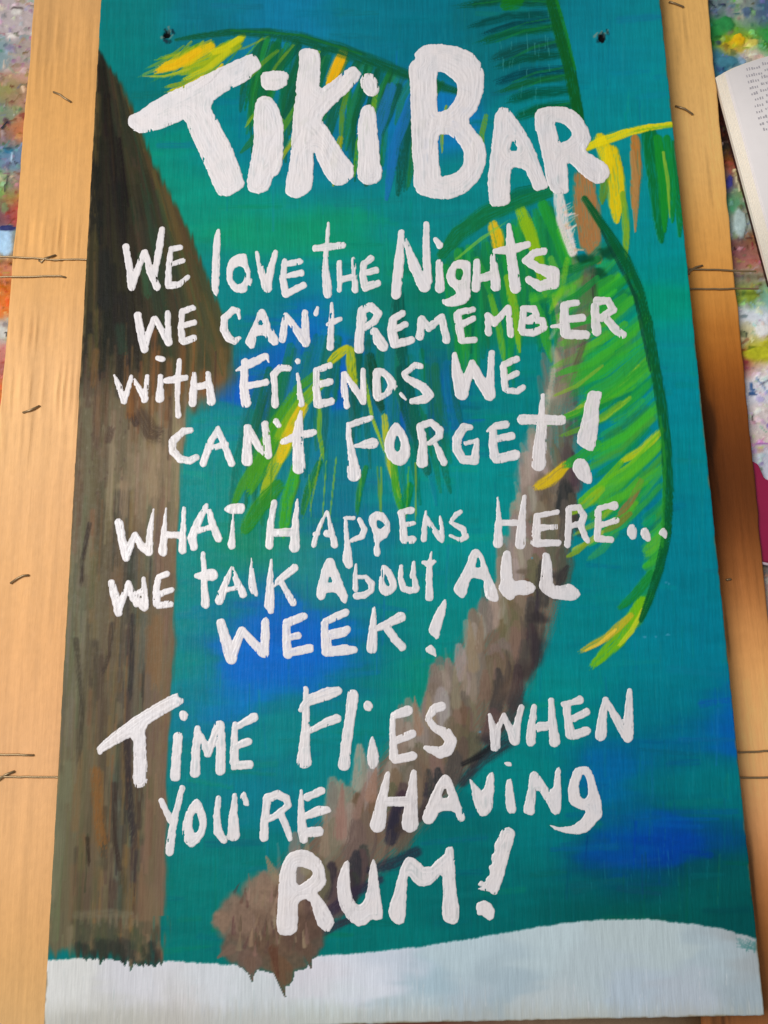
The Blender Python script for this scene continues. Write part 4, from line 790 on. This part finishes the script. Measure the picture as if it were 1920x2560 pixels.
def wire(name, pts, r, parent, sides=8):
    cu = bpy.data.curves.new(name, 'CURVE'); cu.dimensions = '3D'; cu.bevel_depth = r; cu.bevel_resolution = 2; cu.use_fill_caps = True
    sp = cu.splines.new('POLY'); sp.points.add(len(pts) - 1)
    for q, c in zip(sp.points, pts): q.co = (*c, 1)
    o = bpy.data.objects.new(name, cu); C.objects.link(o)
    me = bpy.data.meshes.new_from_object(o.evaluated_get(bpy.context.evaluated_depsgraph_get())); bpy.data.objects.remove(o)
    me.name = name; me.materials.append(MAT_WIRE)
    for q in me.polygons: q.use_smooth = True
    return link(name, me, parent)
ZW = SLAT_TOP + .0006
def wpts(px, z=ZW, wob=.00012):
    out = []
    for (x0, y0), (x1, y1) in zip(px[:-1], px[1:]):
        n = max(int(math.hypot(x1 - x0, y1 - y0) / 14), 1)
        for i in range(n):
            a = at(x0 + (x1 - x0) * i / n, y0 + (y1 - y0) * i / n, z); out.append((a[0], a[1] + U(-wob, wob), a[2] + U(-wob, wob)))
    a = at(*px[-1], z); out.append(tuple(a)); return out
def poke(px, z0=ZW): # an end bent down into the wood
    q = wpts(px, z0); a = q[-1]; b = q[0]
    return [(b[0], b[1], b[2] - .0016)] + q + [(a[0], a[1], a[2] - .0016)]
for px in ([(-260,636),(40,643),(96,646),(140,650),(196,648),(260,650)], [(-260,1943),(20,1942),(134,1943),(230,1944)], [(1660,668),(1722,673),(1800,675),(1830,677),(1876,678),(1890,678)], [(1660,722),(1722,722),(1800,723),(1836,721),(1880,722),(1896,722)],
           [(1780,1880),(1852,1881),(1925,1877),(2150,1876)], [(1780,1943),(1862,1944),(1925,1943),(2150,1942)]):
    wire('binding_wire', wpts(px), .00050, crate)
for px in ([(-260,694),(0,692),(60,692),(150,690),(163,693)], [(-260,1888),(0,1887),(60,1887),(82,1888)]):
    q = wpts(px); a = q[-1]; wire('binding_wire', q + [(a[0] + .0006, a[1], a[2] - .0018)], .00050, crate)
for px in ([(134,230),(150,236),(160,244),(176,254)], [(58,1031),(74,1026),(98,1015)], [(27,1458),(44,1446),(56,1440),(70,1438)], [(-4,1950),(14,1936),(34,1929)], [(98,652),(104,656),(112,646),(138,638)],
           [(1674,5),(1688,9),(1708,17)], [(1690,265),(1712,272),(1731,285)], [(1716,686),(1722,680),(1740,668),(1755,664)], [(1718,668),(1720,676),(1724,684)], [(1817,1449),(1826,1448)]):
    wire('staple', poke(px, SLAT_TOP + .0006), .00058, crate)

# ------------------------------------------------------------------ work table under layers of dried paint
def cols(spec):
    out = []
    for a, b, st in spec: out.append(np.arange(a, b, st))
    return np.r_[tuple(out + [np.array([spec[-1][1]])])]
xl0, xr0 = at(0, 0, 0)[0] - .006, at(1700, 0, 0)[0] - .01
TX = cols([(-.62, xl0, .008), (xl0, at(110, 0, 0)[0], .0008), (at(110, 0, 0)[0], xr0, .008), (xr0, at(1920, 0, 0)[0] + .03, .0009), (at(1920, 0, 0)[0] + .03, .66, .008)])
ty0, ty1 = at(960, 2600, 0)[1], at(960, -40, 0)[1]
TY = cols([(-.52, ty0, .008), (ty0, ty1, .0009), (ty1, .62, .008)])
table = Surface(TX, TY, 0.0)
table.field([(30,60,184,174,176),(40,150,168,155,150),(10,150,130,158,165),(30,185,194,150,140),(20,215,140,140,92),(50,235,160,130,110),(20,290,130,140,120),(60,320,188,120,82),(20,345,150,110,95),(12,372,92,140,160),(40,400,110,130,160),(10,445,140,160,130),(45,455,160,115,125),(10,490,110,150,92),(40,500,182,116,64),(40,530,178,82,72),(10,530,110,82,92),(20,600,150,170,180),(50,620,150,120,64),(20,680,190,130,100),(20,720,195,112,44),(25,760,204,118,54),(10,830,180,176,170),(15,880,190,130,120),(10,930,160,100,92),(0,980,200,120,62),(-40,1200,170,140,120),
  (1800,15,100,115,120),(1850,20,132,140,130),(1890,40,72,92,120),(1860,48,150,165,140),(1800,70,44,120,66),(1850,80,72,138,72),(1910,95,62,135,72),(1845,102,210,168,30),(1880,135,192,184,170),(1812,160,62,112,132),(1860,200,150,150,150),(1805,270,60,28,18),(1812,330,44,26,22),(1820,370,38,38,36),(1828,398,120,84,30),(1830,415,118,54,60),(1840,440,160,150,112),(1822,455,60,60,116),(1850,465,148,140,78),(1832,500,82,138,110),(1850,560,150,170,170),(1870,540,130,125,106),(1850,630,120,82,86),(1880,610,116,86,62),(1875,655,160,110,100),(1870,695,130,126,110),(1875,735,126,140,56),(1900,745,122,164,156),(1890,790,200,205,214),(1870,842,182,176,142),(1895,884,166,166,46),(1865,906,140,64,60),(1890,925,204,195,190),(1890,970,198,198,206),(1900,1050,195,186,186),(1890,1110,190,175,170),(1910,1140,178,180,192),(1900,1300,150,120,130),(1910,1430,122,116,115),(1905,1460,168,150,146),(1930,1700,120,96,70),(1000,2570,112,76,64),(300,2580,150,110,70),(1850,2570,80,62,44)], 17, 1, 14, True)  # darkest spots between slat and book: dark paint plus the gap's shadow painted in
mid = table.C.mean(-1, keepdims=True); table.C[:] = np.clip(mid + (table.C - mid) * 1.15 - 6, 10, 240)
far = sstep(30, 260, np.maximum.reduce([-table.PX, table.PX - 1930, -table.PY - 20, table.PY - 2590]))[..., None]
rnd = np.stack([fbm(table.X * 34, table.Y * 34, 90 + 7 * i) for i in range(3)], -1)
rnd = 158 + (rnd.mean(-1, keepdims=True) - .5) * 160 + (rnd - .5) * 130 + (fbm(table.X * 150, table.Y * 150, 99)[..., None] - .5) * 70
table.C[:] = table.C * (1 - far) + np.clip(rnd, 40, 220) * far
for i in range(2600):                                          # years of daubs, drips and palette scrapings
    side = i % 3
    x = U(-30, 110) if side == 0 else U(1760, 1960); y = U(-30, 1500 if side else 1100)
    a = at(x, y, 0); j = np.searchsorted(TY, a[1]) - 1; k = np.searchsorted(TX, a[0]) - 1
    c = np.clip(table.C[j, k] + R.normal(0, 15, 3) + R.normal(-4, 24), 20, 235); rr = U(2, 9)
    if i % 4: table.blob(x, y, rr * U(.7, 1.8), rr * U(.6, 1.3), c, U(.5, .95), .4, U(.0002, .0009), None, .8)
    else: table.stroke([(x, y, U(3, 9)), (x + U(-22, 22), y + U(-18, 18), 3)], c, .85, soft=.4, h=.0006)
for x, y, rx, ry, c, hh in [(12,606,28,38,(168,206,240),.0016),(20,572,26,10,(44,50,104),.0008),(60,224,8,9,(228,196,166),.001),(30,394,4,14,(168,198,222),.001),(45,32,16,9,(200,196,192),.001),(42,22,18,4,(110,100,100),.0004),(10,834,20,18,(196,196,190),.001),(12,520,10,16,(120,130,90),.0006),
    (1846,101,18,17,(218,172,18),.0016),(1880,108,14,10,(190,176,80),.001),(1796,108,9,7,(52,72,76),.0006),(1812,62,24,22,(40,126,66),.001),(1866,32,14,16,(74,96,124),.0008),(1815,156,34,15,(60,116,136),.001),(1822,455,11,19,(52,52,124),.001),(1848,560,18,42,(156,176,176),.0014),(1876,738,16,18,(126,144,46),.001),(1900,885,48,20,(170,170,36),.0016),(1860,790,14,5,(110,126,132),.0006),(1905,828,26,14,(222,220,218),.001),(1858,836,12,10,(120,126,90),.0008),(1880,986,12,5,(44,76,124),.0006),(1876,968,5,12,(60,92,140),.0006),(1882,976,8,4,(60,92,140),.0006),(1905,1110,20,3,(150,96,160),.0006),(1862,906,9,7,(140,58,60),.0006)]:
    table.blob(x, y, rx, ry, c, .95, .3, hh, None, .35)
for x0, y0, x1, y1, w_, c in [(6,322,20,308,8,(32,34,48)),(18,834,24,848,7,(30,26,24)),(1878,1042,1884,1058,6,(64,56,52)),(1860,830,1868,846,5,(70,76,60)),(1890,945,1920,985,6,(120,140,170)),(1900,962,1922,950,5,(110,110,130)),(22,440,12,480,5,(60,60,56)),(1800,352,1808,368,4,(190,170,160)),(1832,428,1850,424,6,(196,184,140)),(1840,446,1848,476,6,(206,198,160))]:
    table.stroke([(x0, y0, w_), (x1, y1, w_ * .7)], c, .95, soft=.3, h=.0008)
table.H += .0004 * (fbm(table.X * 700, table.Y * 700, 95) - .5)
table.LIN = table.linear()
tb = empty('work_table', (0, 0, 0)); tag(tb, 'work table top covered in dried layers of many paint colours', 'table')
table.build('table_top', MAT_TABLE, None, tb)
bm_obj('table_board', box(-.62, .66, -.52, .62, -.03, -.0016), MAT_EDGE, tb)

# ------------------------------------------------------------------ open book at the right
BT = .0085
book = empty('open_book', tuple(at(1900, 400, 0)))
tag(book, 'open book with white pages of small print lying right of the sign', 'book')
A, B = at(1797, 186, BT), at(1936, 700, BT)
bu = unit((A - B)[:2]); bw = np.array((bu[1], -bu[0])); BL = np.linalg.norm((A - B)[:2]) * .99; BW = .13
def bk(u, v, z): q = A[:2] + bw * u - bu * v; return (q[0], q[1], z)
MAT_PAGE = plain_mat('book_paper', (246, 240, 240), .6, 0, .3, .03, 200)
MAT_LEAF = plain_mat('page_edges', (250, 242, 228), .7, 0, .25, .10, 900)
MAT_INK = plain_mat('printers_ink', (176, 172, 178), .7, 0, .2, .2, 900)
def crown(u): return BT + .0052 * (1 - math.exp(-u / .018)) - .10 * max(u - .055, 0) ** 1.35
NP = 9
for k in range(NP):                                            # the top leaves, each stepped back a little from the one below
    nu = 26; V, Q = [], []
    off = .0 + k * .00045 + U(0, .0002); lift = -.0040 + k * .00046
    for i in range(nu + 1):
        u = off + (BW - off) * (i / nu) ** 1.6
        for v in (-.0012 + U(-.0002, .0002) + k * .0001 + .0022 * (k / NP), BL * .5, BL):
            V.append(bk(u, v - .007 * (1 - math.exp(-u / .02)) * (v < BL * .1), crown(u) + lift * (1 if i else 1)))
    for i in range(nu):
        for j in range(2): a = i * 3 + j; Q.append((a, a + 3, a + 4, a + 1))
    o = mesh_np('page' , V, Q, MAT_PAGE if k > NP - 3 else MAT_LEAF, None, book)
    sm = o.modifiers.new('thickness', 'SOLIDIFY'); sm.thickness = .00022; sm.offset = -1
def block():
    V, Q = [], []; nu = 18
    for i in range(nu + 1):
        u = .0003 + (BW - .0003) * (i / nu) ** 1.5
        for v in (.0012, BL):
            vv = v - .007 * (1 - math.exp(-u / .02)) * (v < .1 * BL)
            V += [bk(u + .0016 * 0, vv, .0022), bk(u, vv, crown(u) - .0046)]
    for i in range(nu):
        a = i * 4; b = a + 4
        Q += [(a + 1, b + 1, b + 3, a + 3), (a, a + 2, b + 2, b), (a, b, b + 1, a + 1), (a + 2, a + 3, b + 3, b + 2)]
    Q += [(0, 1, 3, 2), (nu * 4, nu * 4 + 2, nu * 4 + 3, nu * 4 + 1)]
    return V, Q
mesh_np('page_block', *block(), MAT_LEAF, None, book, False)
c0, c1 = bk(-.0012, -.013, 0), bk(BW, BL + .002, 0)
V = [bk(u, v, z) for z in (.0004, .0021) for u, v in ((.0002, .001), (BW, -.008), (BW, BL + .001), (.0002, BL + .001))]
mesh_np('cover', V, [(0, 3, 2, 1), (4, 5, 6, 7), (0, 1, 5, 4), (1, 2, 6, 5), (2, 3, 7, 6), (3, 0, 4, 7)], plain_mat('book_cover', (58, 30, 24), .5), None, book, False)
ztop = -.0040 + (NP - 1) * .00046 + .0003
def word(u, v, n, V, Q, hgt):                                  # small broken marks, as blurred print reads
    for i in range(n):
        w_ = U(.0005, .0010); hh = hgt * U(.55, 1.0); x = u + i * .00125
        b = len(V)
        for du, dv in ((0, 0), (w_, 0), (w_, hh), (0, hh)): V.append(bk(x + du, v - dv, crown(x + du) + ztop))
        Q.append((b, b + 1, b + 2, b + 3))
for r in range(24):
    v = .0060 + r * .0037
    if 11 <= r <= 13: continue
    V, Q = [], []; u = .0128 + (.001 if r % 5 == 0 else 0)
    while u < .055:
        n = int(U(2, 8)); word(u, v - .0075 * (1 - math.exp(-u / .02)) , n, V, Q, .0018); u += n * .00125 + .0011
    mesh_np('text_line', V, Q, MAT_INK, None, book, False)
# ------------------------------------------------------------------ magenta piece half under the right slat
cp = [(1868, 1145), (1896, 1160), (1912, 1196), (1960, 1215), (2010, 1420), (1905, 1404), (1870, 1392)]
top = [at(x, y, .0034) for x, y in cp]
V = [(a[0], a[1], z) for z in (.0006, .0034) for a in top]; n = len(cp)
import bmesh
bm = bmesh.new(); vs = [bm.verts.new(v) for v in V]
bm.faces.new(vs[n:]); bm.faces.new(vs[:n][::-1])
for i in range(n): bm.faces.new((vs[i], vs[(i + 1) % n], vs[n + (i + 1) % n], vs[n + i]))
bmesh.ops.recalc_face_normals(bm, faces=bm.faces[:]); bmesh.ops.bevel(bm, geom=bm.edges[:], offset=.0005, segments=2, affect='EDGES')
card = empty('packet', tuple(at(1920, 1300, 0))); tag(card, 'flat dark magenta packet with a pale lower rim beside the brown stained slat', 'packet')
bm_obj('packet_body', bm, plain_mat('magenta_card', (150, 26, 70), .4, 0, .4, .25, 60), card)
q = wpts([(1872, 1396), (1906, 1408), (1960, 1419), (2010, 1424)], .0034, .00003)
wire('packet_rim', q, .0007, card).data.materials[0] = plain_mat('pale_rim', (200, 180, 190), .4)
